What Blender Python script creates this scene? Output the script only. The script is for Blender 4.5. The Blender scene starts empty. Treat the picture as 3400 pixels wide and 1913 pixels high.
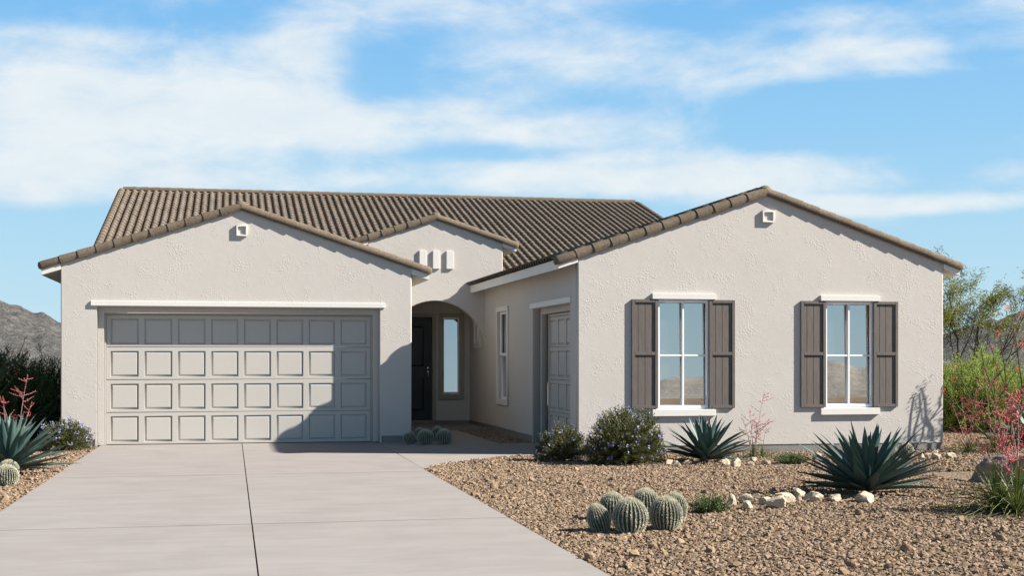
import bpy, bmesh, math, random
import numpy as np
from mathutils import Vector, Matrix, Euler
random.seed(7); rng = np.random.default_rng(11)
R = math.radians
S = bpy.context.scene
C = S.collection
# ------------------------------------------------------------------ camera
FPX, CXP, HYP, HCAM, CAMY = 4369., 1700., 1193., 1.608, -25.30
YAW = math.atan(931 / FPX)
cam = bpy.data.cameras.new('camera'); camo = bpy.data.objects.new('camera', cam); C.objects.link(camo)
camo.location = (0, CAMY, HCAM); camo.rotation_euler = (R(90), 0, -YAW)
cam.sensor_width = 36; cam.lens = FPX / 3400 * 36; cam.shift_y = (HYP - 956.5) / 3400
cam.clip_start = .1; cam.clip_end = 9000
S.camera = camo
# ------------------------------------------------------------------ sky
SUN_EL = R(35.0); SUN_AZX, SUN_AZY = .952, -.307           # horizontal direction towards the sun
W = bpy.data.worlds.new('World'); S.world = W; W.use_nodes = True
def N(nt, typ, **kw):
    n = nt.nodes.new(typ)
    for k, v in kw.items():
        if k == 'inp':
            for i, x in v.items(): n.inputs[i].default_value = x
        else: setattr(n, k, v)
    return n
def build_world():
    nt = W.node_tree; nt.nodes.clear(); L = nt.links.new
    out = N(nt, 'ShaderNodeOutputWorld'); bg = N(nt, 'ShaderNodeBackground'); bg.inputs[1].default_value = .05
    sky = N(nt, 'ShaderNodeTexSky', sky_type='NISHITA', sun_disc=False, sun_elevation=SUN_EL,
            sun_rotation=math.atan2(SUN_AZX, SUN_AZY), altitude=400, air_density=1.15, dust_density=.25, ozone_density=1.6)
    tint = N(nt, 'ShaderNodeMix', data_type='RGBA', blend_type='MULTIPLY'); tint.inputs[0].default_value = 1
    tint.inputs[7].default_value = (.68, .68, .66, 1)
    L(sky.outputs[0], tint.inputs[6])
    W.cycles.sampling_method = 'MANUAL'; W.cycles.sample_map_resolution = 512
    tc = N(nt, 'ShaderNodeTexCoord'); sep = N(nt, 'ShaderNodeSeparateXYZ'); L(tc.outputs['Generated'], sep.inputs[0])
    az = N(nt, 'ShaderNodeMath', operation='ARCTAN2'); L(sep.outputs[0], az.inputs[0]); L(sep.outputs[1], az.inputs[1])
    el = N(nt, 'ShaderNodeMath', operation='ARCSINE'); L(sep.outputs[2], el.inputs[0])
    ae = N(nt, 'ShaderNodeCombineXYZ'); L(az.outputs[0], ae.inputs[0]); L(el.outputs[0], ae.inputs[1])
    # low air is pale cyan all the way round, deepening to blue overhead
    ramp = N(nt, 'ShaderNodeValToRGB'); e = ramp.color_ramp.elements
    e[0].position = 0.; e[0].color = (3.84, 5.63, 6.66, 1); e[1].position = 1.; e[1].color = (1.14, 3.56, 6.81, 1)
    q = e.new(.30); q.color = (3.13, 5.20, 6.74, 1); q = e.new(.55); q.color = (2.28, 4.63, 6.89, 1)
    re = N(nt, 'ShaderNodeMapRange', inp={1: 0., 2: .31, 3: 0., 4: 1.}); L(el.outputs[0], re.inputs[0]); L(re.outputs[0], ramp.inputs[0])
    rf = N(nt, 'ShaderNodeMapRange', interpolation_type='SMOOTHSTEP', inp={1: .25, 2: .75, 3: .85, 4: 0.}); L(el.outputs[0], rf.inputs[0])
    base = N(nt, 'ShaderNodeMix', data_type='RGBA'); L(rf.outputs[0], base.inputs[0]); L(tint.outputs[2], base.inputs[6]); L(ramp.outputs[0], base.inputs[7])
    # clouds are drawn out sideways
    mp = N(nt, 'ShaderNodeMapping'); mp.inputs['Scale'].default_value = (1, 1, 2.5); L(tc.outputs['Generated'], mp.inputs[0])
    n1 = N(nt, 'ShaderNodeTexNoise', inp={'Scale': 5.2, 'Detail': 9, 'Roughness': .54, 'Distortion': .35}); L(mp.outputs[0], n1.inputs['Vector'])
    n2 = N(nt, 'ShaderNodeTexNoise', inp={'Scale': 17, 'Detail': 9, 'Roughness': .6, 'Distortion': .3}); L(mp.outputs[0], n2.inputs['Vector'])
    s = N(nt, 'ShaderNodeMath', operation='MULTIPLY_ADD'); s.inputs[1].default_value = .42
    L(n2.outputs[0], s.inputs[0]); L(n1.outputs[0], s.inputs[2]); cur = s.outputs[0]
    # where the banks and gaps stand in the view: (u, v, half width, half height, weight) in photo pixels
    blobs = [(380, 350, 680, 250, .36), (900, 250, 260, 150, .12), (300, 600, 800, 90, .26), (1250, 410, 640, 120, .28), (2000, 440, 430, 75, .24),
             (1950, 210, 460, 130, .26), (2700, 190, 170, 60, .20), (2960, 170, 150, 60, .20), (2900, 240, 500, 30, .10), (1600, 0, 500, 70, .10), (3200, 60, 420, 110, .14),
             (1750, 600, 480, 75, .32), (2520, 590, 430, 95, .38), (2950, 682, 420, 36, .36), (2050, 525, 170, 30, .12), (1080, 120, 250, 120, .12), (3330, 570, 90, 40, .12),
             (250, 40, 500, 60, -.18), (1250, 200, 150, 130, -.14), (1650, 505, 260, 38, -.16), (2750, 400, 900, 90, -.20), (850, 530, 500, 40, -.05), (1250, 300, 200, 60, -.08),
             (2300, 60, 350, 50, -.10), (200, 800, 800, 90, -.30), (3200, 850, 700, 110, -.34), (2000, 690, 200, 25, -.10), (1400, 70, 100, 60, -.08)]
    for (u, v, hw, hh, wt) in blobs:
        a = math.atan((u - CXP) / FPX) + YAW
        e = math.atan((HYP - v) / FPX * math.cos(a - YAW))
        sub = N(nt, 'ShaderNodeVectorMath', operation='SUBTRACT'); sub.inputs[1].default_value = (a, e, 0); L(ae.outputs[0], sub.inputs[0])
        mul = N(nt, 'ShaderNodeVectorMath', operation='MULTIPLY'); mul.inputs[1].default_value = (FPX / hw, FPX / hh, 0); L(sub.outputs[0], mul.inputs[0])
        ln = N(nt, 'ShaderNodeVectorMath', operation='LENGTH'); L(mul.outputs[0], ln.inputs[0])
        mr = N(nt, 'ShaderNodeMapRange', interpolation_type='SMOOTHSTEP'); L(ln.outputs['Value'], mr.inputs[0])
        mr.inputs[1].default_value = .25; mr.inputs[2].default_value = 1.45; mr.inputs[3].default_value = wt; mr.inputs[4].default_value = 0
        ad = N(nt, 'ShaderNodeMath', operation='ADD'); L(cur, ad.inputs[0]); L(mr.outputs[0], ad.inputs[1]); cur = ad.outputs[0]
    cov = N(nt, 'ShaderNodeMapRange', interpolation_type='SMOOTHSTEP'); L(cur, cov.inputs[0])
    cov.inputs[1].default_value = .66; cov.inputs[2].default_value = 1.12; cov.inputs[3].default_value = 0; cov.inputs[4].default_value = .92
    # near the horizon the clouds thin out
    thin = N(nt, 'ShaderNodeMapRange'); L(el.outputs[0], thin.inputs[0]); thin.inputs[1].default_value = .03; thin.inputs[2].default_value = .10
    cm = N(nt, 'ShaderNodeMath', operation='MULTIPLY'); L(cov.outputs[0], cm.inputs[0]); L(thin.outputs[0], cm.inputs[1])
    # overhead, out of view, cloud cover is thinned to weaken the light from above
    op = N(nt, 'ShaderNodeMapRange', interpolation_type='SMOOTHSTEP', inp={1: .30, 2: .75, 3: 1., 4: .22}); L(el.outputs[0], op.inputs[0])
    cm2 = N(nt, 'ShaderNodeMath', operation='MULTIPLY'); L(cm.outputs[0], cm2.inputs[0]); L(op.outputs[0], cm2.inputs[1]); cm = cm2
    ccol = N(nt, 'ShaderNodeMix', data_type='RGBA'); L(n2.outputs[0], ccol.inputs[0])
    ccol.inputs[6].default_value = (4.9, 5.6, 6.2, 1); ccol.inputs[7].default_value = (6.7, 6.9, 6.8, 1)
    mix = N(nt, 'ShaderNodeMix', data_type='RGBA'); L(cm.outputs[0], mix.inputs[0]); L(base.outputs[2], mix.inputs[6]); L(ccol.outputs[2], mix.inputs[7])
    L(mix.outputs[2], bg.inputs[0]); L(bg.outputs[0], out.inputs[0])
build_world()
# ------------------------------------------------------------------ sun
sl = bpy.data.lights.new('sun', 'SUN'); sl.energy = 5.0; sl.angle = R(.53); sl.color = (1, .935, .85)
so = bpy.data.objects.new('sun', sl); C.objects.link(so)
sd = Vector((SUN_AZX * math.cos(SUN_EL), SUN_AZY * math.cos(SUN_EL), math.sin(SUN_EL)))
so.location = (30, -30, 40); so.rotation_euler = sd.to_track_quat('Z', 'Y').to_euler()
vs = S.view_settings; vs.view_transform = 'Standard'; vs.look = 'None'; vs.gamma = 1; vs.exposure = 1.50
S.render.engine = 'CYCLES'
# ------------------------------------------------------------------ pixel -> place (a pixel gives the direction, the ground or wall gives the distance)
def ray(u, v):
    a = (u - CXP) / FPX; b = -(v - HYP) / FPX
    return (math.sin(YAW) + a * math.cos(YAW), math.cos(YAW) - a * math.sin(YAW), b)
def G(u, v, z=0.):
    d = ray(u, v); t = (z - HCAM) / d[2]
    return Vector((d[0] * t, CAMY + d[1] * t, z))
def px_per_m(p):
    return FPX / (p[0] * math.sin(YAW) + (p[1] - CAMY) * math.cos(YAW))
def proj(x, y, z):
    yy = y - CAMY; d = x * math.sin(YAW) + yy * math.cos(YAW)
    return CXP + FPX * (x * math.cos(YAW) - yy * math.sin(YAW)) / d, HYP - FPX * (z - HCAM) / d
# ------------------------------------------------------------------ materials
MATS = {}
def mat(name, col, rough=.8, spec=.3, metal=0.):
    m = bpy.data.materials.new(name); m.use_nodes = True; MATS[name] = m
    b = m.node_tree.nodes['Principled BSDF']
    b.inputs['Base Color'].default_value = (*col, 1); b.inputs['Roughness'].default_value = rough
    b.inputs['Specular IOR Level'].default_value = spec; b.inputs['Metallic'].default_value = metal
    return m, m.node_tree, b
def noise(nt, vec, scale, detail=4, rough=.55, dist=0.):
    n = N(nt, 'ShaderNodeTexNoise', inp={'Scale': scale, 'Detail': detail, 'Roughness': rough, 'Distortion': dist})
    if vec is not None: nt.links.new(vec, n.inputs['Vector'])
    return n.outputs[0]
def rng_node(nt, v, a, b, c, d, smooth=True):
    n = N(nt, 'ShaderNodeMapRange', interpolation_type='SMOOTHSTEP' if smooth else 'LINEAR', inp={1: a, 2: b, 3: c, 4: d})
    nt.links.new(v, n.inputs[0]); return n.outputs[0]
def mth(nt, op, a, b):
    n = N(nt, 'ShaderNodeMath', operation=op)
    for i, x in enumerate((a, b)):
        if isinstance(x, (int, float)): n.inputs[i].default_value = x
        else: nt.links.new(x, n.inputs[i])
    return n.outputs[0]
def mixc(nt, f, a, b, blend='MIX'):
    n = N(nt, 'ShaderNodeMix', data_type='RGBA', blend_type=blend)
    for i, x in ((0, f), (6, a), (7, b)):
        if isinstance(x, (int, float)): n.inputs[i].default_value = x
        elif isinstance(x, tuple): n.inputs[i].default_value = (*x, 1)
        else: nt.links.new(x, n.inputs[i])
    return n.outputs[2]
def bump(nt, b, h, strength, dist):
    n = N(nt, 'ShaderNodeBump', inp={'Strength': strength, 'Distance': dist}); nt.links.new(h, n.inputs['Height'])
    nt.links.new(n.outputs[0], b.inputs['Normal']); return n
def pos(nt): return N(nt, 'ShaderNodeNewGeometry').outputs['Position']
def sc(nt, v, s):
    n = N(nt, 'ShaderNodeMapping', inp={'Scale': s}); nt.links.new(v, n.inputs[0]); return n.outputs[0]

def stucco_mat(name, col, amt=1.0):
    m, nt, b = mat(name, col, .93, .12); p = pos(nt)
    patch = rng_node(nt, noise(nt, p, 2.6, 5, .66, .5), .45, .66, 0, 1)            # skip-trowel patches
    lumps = mth(nt, 'MULTIPLY', rng_node(nt, noise(nt, p, 36, 3, .55, .5), .42, .64, 0, 1), patch)
    fine = mth(nt, 'MULTIPLY', noise(nt, p, 130, 3, .6), .16)
    broad = mth(nt, 'MULTIPLY', noise(nt, p, 6, 3, .5), .25)
    h = mth(nt, 'ADD', mth(nt, 'ADD', mth(nt, 'MULTIPLY', lumps, .46), fine), broad)
    bump(nt, b, h, .40 * amt, .012)
    c = mixc(nt, noise(nt, p, 1.3, 5, .6), tuple(x * .93 for x in col), tuple(min(1, x * 1.05) for x in col))
    c = mixc(nt, mth(nt, 'MULTIPLY', rng_node(nt, noise(nt, sc(nt, p, (1.5, 1.5, .35)), 1.7, 6, .65), .52, .80, 0, 1), .25), c, tuple(x * .84 for x in col))
    nt.links.new(c, b.inputs['Base Color']); return m
stucco_mat('stucco', (.475, .445, .41))
stucco_mat('stucco_white', (.62, .60, .56), .5)
def plinth_mat():
    m, nt, b = mat('plinth', (.35, .33, .31), .95, .1); p = pos(nt)
    c = mixc(nt, noise(nt, p, 9, 6, .7), (0.153, 0.145, 0.136), (0.264, 0.246, 0.230)); nt.links.new(c, b.inputs['Base Color'])
    bump(nt, b, noise(nt, p, 55, 5, .7), .35, .01)
plinth_mat()
def paint(name, col, rough=.55, grain=0.03):
    m, nt, b = mat(name, col, rough, .35); p = pos(nt)
    c = mixc(nt, noise(nt, p, 3.5, 6, .6), tuple(x * (1 - grain * 2) for x in col), tuple(min(1, x * (1 + grain)) for x in col))
    nt.links.new(c, b.inputs['Base Color']); bump(nt, b, noise(nt, p, 160, 3, .6), .06, .004); return m
paint('trim_white', (.62, .60, .56)); paint('vinyl_white', (.74, .74, .74), .35, .01)
paint('tan_trim', (.30, .275, .22), .6); paint('cream_trim', (.48, .455, .395), .6)
def gdoor():
    m, nt, b = mat('garage_paint', (.43, .405, .37), .5, .3); p = pos(nt)
    g = noise(nt, sc(nt, p, (3, 3, 90)), 1.6, 5, .65)
    c = mixc(nt, g, (.42, .395, .36), (.455, .43, .39)); nt.links.new(c, b.inputs['Base Color'])
    bump(nt, b, noise(nt, sc(nt, p, (4, 4, 130)), 2, 4, .6), .10, .004)
gdoor()
def shutter_mat():
    m, nt, b = mat('shutter_wood', (.19, .165, .15), .62, .25); p = pos(nt)
    g = noise(nt, sc(nt, p, (70, 70, 3)), 1.6, 6, .65, .6)
    c = mixc(nt, rng_node(nt, g, .35, .68, 0, 1), (0.136, 0.116, 0.104), (0.092, 0.078, 0.070)); nt.links.new(c, b.inputs['Base Color'])
    bump(nt, b, g, .35, .004)
shutter_mat()
paint('door_black', (.012, .013, .013), .35, .0); mat('seal_dark', (.02, .02, .02), .8)
mat('chrome', (.75, .75, .74), .18, .5, 1.)
def glass():
    m, nt, b = mat('window_glass', (.025, .032, .04), .02, .5)
    gl = N(nt, 'ShaderNodeBsdfGlossy', inp={'Color': (.86, .83, .80, 1), 'Roughness': .004})
    mx = N(nt, 'ShaderNodeMixShader', inp={0: .60}); o = nt.nodes['Material Output']
    nt.links.new(b.outputs[0], mx.inputs[1]); nt.links.new(gl.outputs[0], mx.inputs[2]); nt.links.new(mx.outputs[0], o.inputs[0])
    b.inputs['Base Color'].default_value = (.045, .048, .05, 1)
glass()
def tile_mat(name, c0, c1, c2):
    m, nt, b = mat(name, c0, .9, .15); p = pos(nt)
    mp = sc(nt, p, (5., 3.16, 0.)); fl = N(nt, 'ShaderNodeVectorMath', operation='FLOOR'); nt.links.new(mp, fl.inputs[0])
    wn = N(nt, 'ShaderNodeTexWhiteNoise', noise_dimensions='3D'); nt.links.new(fl.outputs[0], wn.inputs[0])
    base = mixc(nt, wn.outputs[0], c0, c1)
    sp = rng_node(nt, noise(nt, p, 42, 5, .8), .42, .62, 0, 1)
    base = mixc(nt, mth(nt, 'MULTIPLY', sp, .75), base, c2)
    st = rng_node(nt, noise(nt, p, 1.2, 4, .6), .45, .7, 0, .35)
    base = mixc(nt, st, base, tuple(x * .72 for x in c0)); nt.links.new(base, b.inputs['Base Color'])
    bump(nt, b, noise(nt, p, 90, 4, .7), .5, .006)
tile_mat('roof_tile', (0.139, 0.109, 0.082), (0.176, 0.144, 0.113), (0.088, 0.069, 0.052))
tile_mat('rake_tile', (0.142, 0.110, 0.079), (0.172, 0.138, 0.099), (0.052, 0.041, 0.033))
def conc(name, a, bb, streak=(1., 14., 1.)):
    m, nt, b = mat(name, a, .85, .2); p = pos(nt)
    s1 = noise(nt, sc(nt, p, streak), .9, 7, .68, .6); s2 = noise(nt, p, 1.1, 7, .65, .4); s3 = noise(nt, p, 120, 3, .7)
    c = mixc(nt, rng_node(nt, s1, .28, .72, 0, 1), a, bb); c = mixc(nt, mth(nt, 'MULTIPLY', rng_node(nt, s2, .45, .75, 0, 1), .45), c, tuple(x * .84 for x in a))
    c = mixc(nt, mth(nt, 'MULTIPLY', s3, .16), c, tuple(x * .6 for x in a)); nt.links.new(c, b.inputs['Base Color'])
    h = mth(nt, 'ADD', mth(nt, 'MULTIPLY', s3, .5), noise(nt, sc(nt, p, (1.2, 60., 1.)), 1.2, 4, .6)); bump(nt, b, h, .18, .004)
conc('concrete', (0.218, 0.198, 0.186), (0.254, 0.234, 0.221), (1., 3.2, 1.)); conc('walk_concrete', (0.228, 0.206, 0.186), (0.260, 0.238, 0.216), (1.5, 3., 1.))
mat('joint_dark', (.05, .05, .05), .95, .1)
def ground_mat():
    m, nt, b = mat('gravel_bed', (.24, .18, .125), .97, .05); p = pos(nt)
    v = N(nt, 'ShaderNodeTexVoronoi', inp={'Scale': 26, 'Randomness': 1}); nt.links.new(p, v.inputs['Vector'])
    v2 = N(nt, 'ShaderNodeSeparateXYZ'); nt.links.new(v.outputs['Color'], v2.inputs[0])
    c = mixc(nt, v2.outputs[0], (.10, .07, .046), (.20, .145, .10))
    far = mixc(nt, noise(nt, p, .07, 6, .65), (.17, .14, .10), (.26, .21, .15))
    c = mixc(nt, .35, c, far); nt.links.new(c, b.inputs['Base Color'])
    bump(nt, b, v.outputs['Distance'], .8, .03)
ground_mat()
def stone_mat(name, a, bb, cc, amt=.35):
    m, nt, b = mat(name, a, .92, .1); oi = N(nt, 'ShaderNodeObjectInfo'); tcn = N(nt, 'ShaderNodeTexCoord').outputs['Object']
    r = N(nt, 'ShaderNodeValToRGB'); e = r.color_ramp.elements; e[0].color = (*a, 1); e[1].color = (*bb, 1); n = e.new(.5); n.color = (*cc, 1)
    nt.links.new(oi.outputs['Random'], r.inputs[0])
    c = mixc(nt, mth(nt, 'MULTIPLY', noise(nt, tcn, 3.5, 5, .7), .5), r.outputs[0], tuple(x * .62 for x in a)); nt.links.new(c, b.inputs['Base Color'])
    bump(nt, b, noise(nt, tcn, 7, 5, .7), amt, .02)
stone_mat('gravel_stone', (0.129, 0.086, 0.057), (0.344, 0.254, 0.176), (0.249, 0.181, 0.122))
stone_mat('cobble_stone', (0.246, 0.168, 0.102), (0.295, 0.213, 0.139), (0.205, 0.139, 0.090))
stone_mat('lime_rock', (.42, .345, .255), (.48, .40, .30), (.45, .37, .275), .5)
stone_mat('boulder_rock', (.19, .155, .135), (.23, .19, .165), (.21, .17, .15), .6)
def hill_mat(name, a, bb, cc, veg, s=1.):
    m, nt, b = mat(name, a, .97, .05); p = pos(nt)
    n1 = noise(nt, sc(nt, p, (s, s, s * 1.4)), .10, 8, .72, 1.2); n2 = noise(nt, sc(nt, p, (s, s, s)), .45, 8, .75, 1.0)
    c = mixc(nt, rng_node(nt, n2, .40, .62, 0, 1), a, bb); c = mixc(nt, rng_node(nt, n1, .50, .66, 0, .8), c, cc)
    c = mixc(nt, rng_node(nt, noise(nt, p, 1.4 * s, 5, .7), .60, .72, 0, .55), c, veg); nt.links.new(c, b.inputs['Base Color'])
    bump(nt, b, mth(nt, 'ADD', n2, mth(nt, 'MULTIPLY', n1, 1.5)), .9, 3.5)
hill_mat('hill_rock', (0.098, 0.095, 0.092), (0.200, 0.194, 0.183), (0.145, 0.140, 0.128), (0.064, 0.072, 0.051))
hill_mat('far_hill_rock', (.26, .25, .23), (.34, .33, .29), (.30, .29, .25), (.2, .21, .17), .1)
mat('asphalt', (.045, .045, .05), .9, .2)
def leafm(name, a, bb, rough=.55, trans=.25, spec=.35):
    m, nt, b = mat(name, a, rough, spec); p = pos(nt)
    n = N(nt, 'ShaderNodeTexWhiteNoise', noise_dimensions='3D'); q = sc(nt, p, (14, 14, 14)); fl = N(nt, 'ShaderNodeVectorMath', operation='FLOOR'); nt.links.new(q, fl.inputs[0]); nt.links.new(fl.outputs[0], n.inputs[0])
    f = mth(nt, 'ADD', mth(nt, 'MULTIPLY', n.outputs[0], .5), mth(nt, 'MULTIPLY', noise(nt, p, 5, 3), .5))
    c = mixc(nt, f, a, bb); nt.links.new(c, b.inputs['Base Color'])
    if trans:
        t = N(nt, 'ShaderNodeBsdfTranslucent'); nt.links.new(c, t.inputs[0]); mx = N(nt, 'ShaderNodeMixShader', inp={0: trans})
        nt.links.new(b.outputs[0], mx.inputs[1]); nt.links.new(t.outputs[0], mx.inputs[2]); nt.links.new(mx.outputs[0], nt.nodes['Material Output'].inputs[0])
leafm('shrub_leaf', (.05, .058, .016), (.115, .12, .04)); leafm('lavender_petal', (.36, .37, .72), (.58, .58, .90), .6, .3)
leafm('feather_leaf', (.13, .19, .03), (.27, .33, .085), .6, .4); leafm('shaded_feather_leaf', (.05, .085, .02), (.085, .125, .035), .6, .3)  # left bushes: same leaf, with the shade they stand in put into the colour
leafm('willow_leaf', (.09, .11, .02), (.22, .23, .045), .5, .35); leafm('wisp_leaf', (.045, .075, .022), (.09, .13, .04), .6, .25)
leafm('yucca_leaf', (.055, .085, .022), (.14, .16, .045), .5, .2); leafm('coral_petal', (.46, .045, .075), (.62, .10, .14), .55, .3)
leafm('ocotillo_flower', (.62, .06, .035), (.70, .12, .06), .6, .3); leafm('spine', (.50, .475, .35), (.64, .61, .48), .6, .2)
def cactm():
    m, nt, b = mat('cactus_skin', (.05, .075, .055), .6, .3); t = N(nt, 'ShaderNodeTexCoord').outputs['Object']
    c = mixc(nt, noise(nt, t, 30, 3), (.025, .042, .042), (.05, .068, .06)); nt.links.new(c, b.inputs['Base Color'])
cactm()
def barkm(name, a, bb):
    m, nt, b = mat(name, a, .9, .1); p = pos(nt); c = mixc(nt, noise(nt, p, 25, 5, .7), a, bb); nt.links.new(c, b.inputs['Base Color']); bump(nt, b, noise(nt, p, 60, 4, .7), .5, .01)
barkm('bark', (.035, .026, .02), (.075, .058, .045)); barkm('ocotillo_bark', (.05, .05, .028), (.10, .095, .05)); barkm('twig', (.07, .055, .035), (.11, .09, .06)); barkm('pink_stalk', (.30, .18, .16), (.38, .24, .21))
def agm(name, a, bb, edge):
    m, nt, b = mat(name, a, .52, .35); t = N(nt, 'ShaderNodeTexCoord').outputs['Object']; sp = N(nt, 'ShaderNodeSeparateXYZ'); nt.links.new(t, sp.inputs[0])
    oi = N(nt, 'ShaderNodeObjectInfo')
    c = mixc(nt, oi.outputs['Random'], a, bb)
    c = mixc(nt, rng_node(nt, noise(nt, sc(nt, t, (1.2, 40, 1)), 2., 4), .4, .7, 0, .35), c, tuple(x * 1.45 for x in bb))
    ed = rng_node(nt, mth(nt, 'ABSOLUTE', sp.outputs[1], 0), .030, .042, 0, edge[3]); c = mixc(nt, ed, c, edge[:3])
    c = mixc(nt, rng_node(nt, sp.outputs[0], .90, .98, 0, .9), c, (.035, .025, .018)); nt.links.new(c, b.inputs['Base Color'])
agm('agave_leaf', (.030, .064, .056), (.064, .108, .096), (.03, .06, .05, .0)); agm('variegated_leaf', (.05, .09, .075), (.08, .12, .10), (.50, .52, .38, 1.))
M = MATS
# ------------------------------------------------------------------ object helpers
def link(o, parent=None):
    C.objects.link(o)
    if parent is not None: o.parent = parent
    return o
def raw(name, verts, faces, m, smooth=False):
    me = bpy.data.meshes.new(name)
    v = np.asarray(verts, dtype=np.float32).reshape(-1, 3)
    if isinstance(faces, np.ndarray):
        k = faces.shape[1]; nf = len(faces); me.vertices.add(len(v)); me.vertices.foreach_set('co', v.ravel())
        me.loops.add(nf * k); me.loops.foreach_set('vertex_index', faces.astype(np.int32).ravel())
        me.polygons.add(nf); me.polygons.foreach_set('loop_start', np.arange(0, nf * k, k, dtype=np.int32))
        me.update(calc_edges=True)
    else:
        me.from_pydata(v.tolist(), [], faces); me.update()
    if m: me.materials.append(M[m] if isinstance(m, str) else m)
    if smooth: me.shade_smooth()
    return me
def ob(name, me, parent=None, loc=None, rot=None, scale=None):
    o = bpy.data.objects.new(name, me); link(o, parent)
    if loc is not None: o.location = loc
    if rot is not None: o.rotation_euler = rot
    if scale is not None: o.scale = scale if hasattr(scale, '__len__') else (scale,) * 3
    return o
def tag(o, label=None, cat=None, group=None, kind=None):
    for k, v in (('label', label), ('category', cat), ('group', group), ('kind', kind)):
        if v: o[k] = v
    return o
def thing(name, label, cat, loc=(0, 0, 0), group=None, rz=0, scale=1):
    o = ob(name, None, None, loc, (0, 0, rz), scale); o.empty_display_size = .2
    return tag(o, label, cat, group)
def cbox(x0, x1, y0, y1, z0, z1, m, b=.006):
    bm = bmesh.new(); bmesh.ops.create_cube(bm, size=1)
    for v in bm.verts:
        v.co = Vector(((x0 + x1) / 2 + v.co.x * (x1 - x0), (y0 + y1) / 2 + v.co.y * (y1 - y0), (z0 + z1) / 2 + v.co.z * (z1 - z0)))
    if b: bmesh.ops.bevel(bm, geom=bm.edges[:], offset=b, segments=2, affect='EDGES', clamp_overlap=True)
    me = bpy.data.meshes.new('box'); bm.to_mesh(me); bm.free(); me.materials.append(M[m]); return me
def plate(outline, holes, thick, m, axis='y', at=0., bevel=.012):
    """sheet with openings and rounded edges; axis 'y': (x,z) outline, front face at y=at, going back; axis 'x': (y,z) outline, front face at x=at going +x"""
    cu = bpy.data.curves.new('plate', 'CURVE'); cu.dimensions = '2D'; cu.fill_mode = 'BOTH'
    cu.extrude = thick / 2 - bevel; cu.bevel_depth = bevel; cu.bevel_resolution = 1; cu.offset = -bevel
    def area(p): return sum(p[i][0] * p[(i + 1) % len(p)][1] - p[(i + 1) % len(p)][0] * p[i][1] for i in range(len(p)))
    for i, poly in enumerate([outline] + holes):
        poly = list(poly)
        if (area(poly) > 0) != (i == 0): poly.reverse()
        sp = cu.splines.new('POLY'); sp.points.add(len(poly) - 1); sp.use_cyclic_u = True
        for q, (a, b) in zip(sp.points, poly): q.co = (a, b, 0, 1)
    o = bpy.data.objects.new('tmp', cu); C.objects.link(o); dg = bpy.context.evaluated_depsgraph_get()
    me = bpy.data.meshes.new_from_object(o.evaluated_get(dg)); bpy.data.objects.remove(o); bpy.data.curves.remove(cu)
    me.materials.clear(); me.materials.append(M[m])
    co = np.empty(len(me.vertices) * 3, np.float32); me.vertices.foreach_get('co', co); co = co.reshape(-1, 3)
    a, b, t = co[:, 0].copy(), co[:, 1].copy(), co[:, 2].copy() + thick / 2
    nw = np.stack([a, at + t, b], 1) if axis == 'y' else np.stack([at + t, a, b], 1)
    me.vertices.foreach_set('co', nw.ravel()); 
    if axis == 'y': me.flip_normals()
    me.update(); return me
def rect(a0, a1, b0, b1): return [(a0, b0), (a1, b0), (a1, b1), (a0, b1)]
def prism(poly, y0, y1, m, axis='y'):
    n = len(poly)
    f = (lambda p, t: (p[0], t, p[1])) if axis == 'y' else (lambda p, t: (t, p[0], p[1]))
    v = [f(p, y0) for p in poly] + [f(p, y1) for p in poly]
    fs = [tuple(range(n)), tuple(range(2 * n - 1, n - 1, -1))] + [(i, i + n, (i + 1) % n + n, (i + 1) % n) for i in range(n)]
    me = raw('prism', v, fs, m); bm = bmesh.new(); bm.from_mesh(me); bmesh.ops.recalc_face_normals(bm, faces=bm.faces); bm.to_mesh(me); bm.free(); return me
def tube(pts, rad, sides=5, cap=True):
    pts = [Vector(p) for p in pts]; n = len(pts); vs_, fs = [], []
    up = Vector((.3, .2, 1)).normalized()
    for i, p in enumerate(pts):
        t = (pts[min(i + 1, n - 1)] - pts[max(i - 1, 0)]).normalized()
        a = t.cross(up if abs(t.dot(up)) < .95 else Vector((1, 0, 0))).normalized(); b = t.cross(a)
        r = rad[i] if hasattr(rad, '__len__') else rad
        for k in range(sides):
            q = 2 * math.pi * k / sides; vs_.append(p + (a * math.cos(q) + b * math.sin(q)) * r)
    for i in range(n - 1):
        for k in range(sides): fs.append((i * sides + k, i * sides + (k + 1) % sides, (i + 1) * sides + (k + 1) % sides, (i + 1) * sides + k))
    if cap: fs.append(tuple(range(sides))[::-1]); fs.append(tuple((n - 1) * sides + k for k in range(sides)))
    return vs_, fs
def merge(parts):
    V, Fc = [], []; o = 0
    for v, f in parts:
        V += [tuple(p) for p in v]; Fc += [tuple(i + o for i in q) for q in f]; o += len(v)
    return V, Fc
def leaves(P, D, Ln, Wd, fold=.25):
    """many leaf-shaped quads: base points P, directions D, lengths, widths"""
    n = len(P); D = D / (np.linalg.norm(D, axis=1, keepdims=True) + 1e-9)
    rnd = rng.normal(size=(n, 3)); s = np.cross(D, rnd); s /= (np.linalg.norm(s, axis=1, keepdims=True) + 1e-9); u = np.cross(s, D)
    Ln = np.broadcast_to(np.asarray(Ln, float), (n,))[:, None]; Wd = np.broadcast_to(np.asarray(Wd, float), (n,))[:, None]
    a = P; mid = P + D * Ln * .45; b = mid + s * Wd * .5 + u * Wd * fold; c = P + D * Ln; d = mid - s * Wd * .5 + u * Wd * fold
    V = np.stack([a, b, c, d], 1).reshape(-1, 3); Fq = np.arange(n * 4).reshape(n, 4); return V, Fq
def unit(n):
    v = rng.normal(size=(n, 3)); return v / np.linalg.norm(v, axis=1, keepdims=True)
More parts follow.
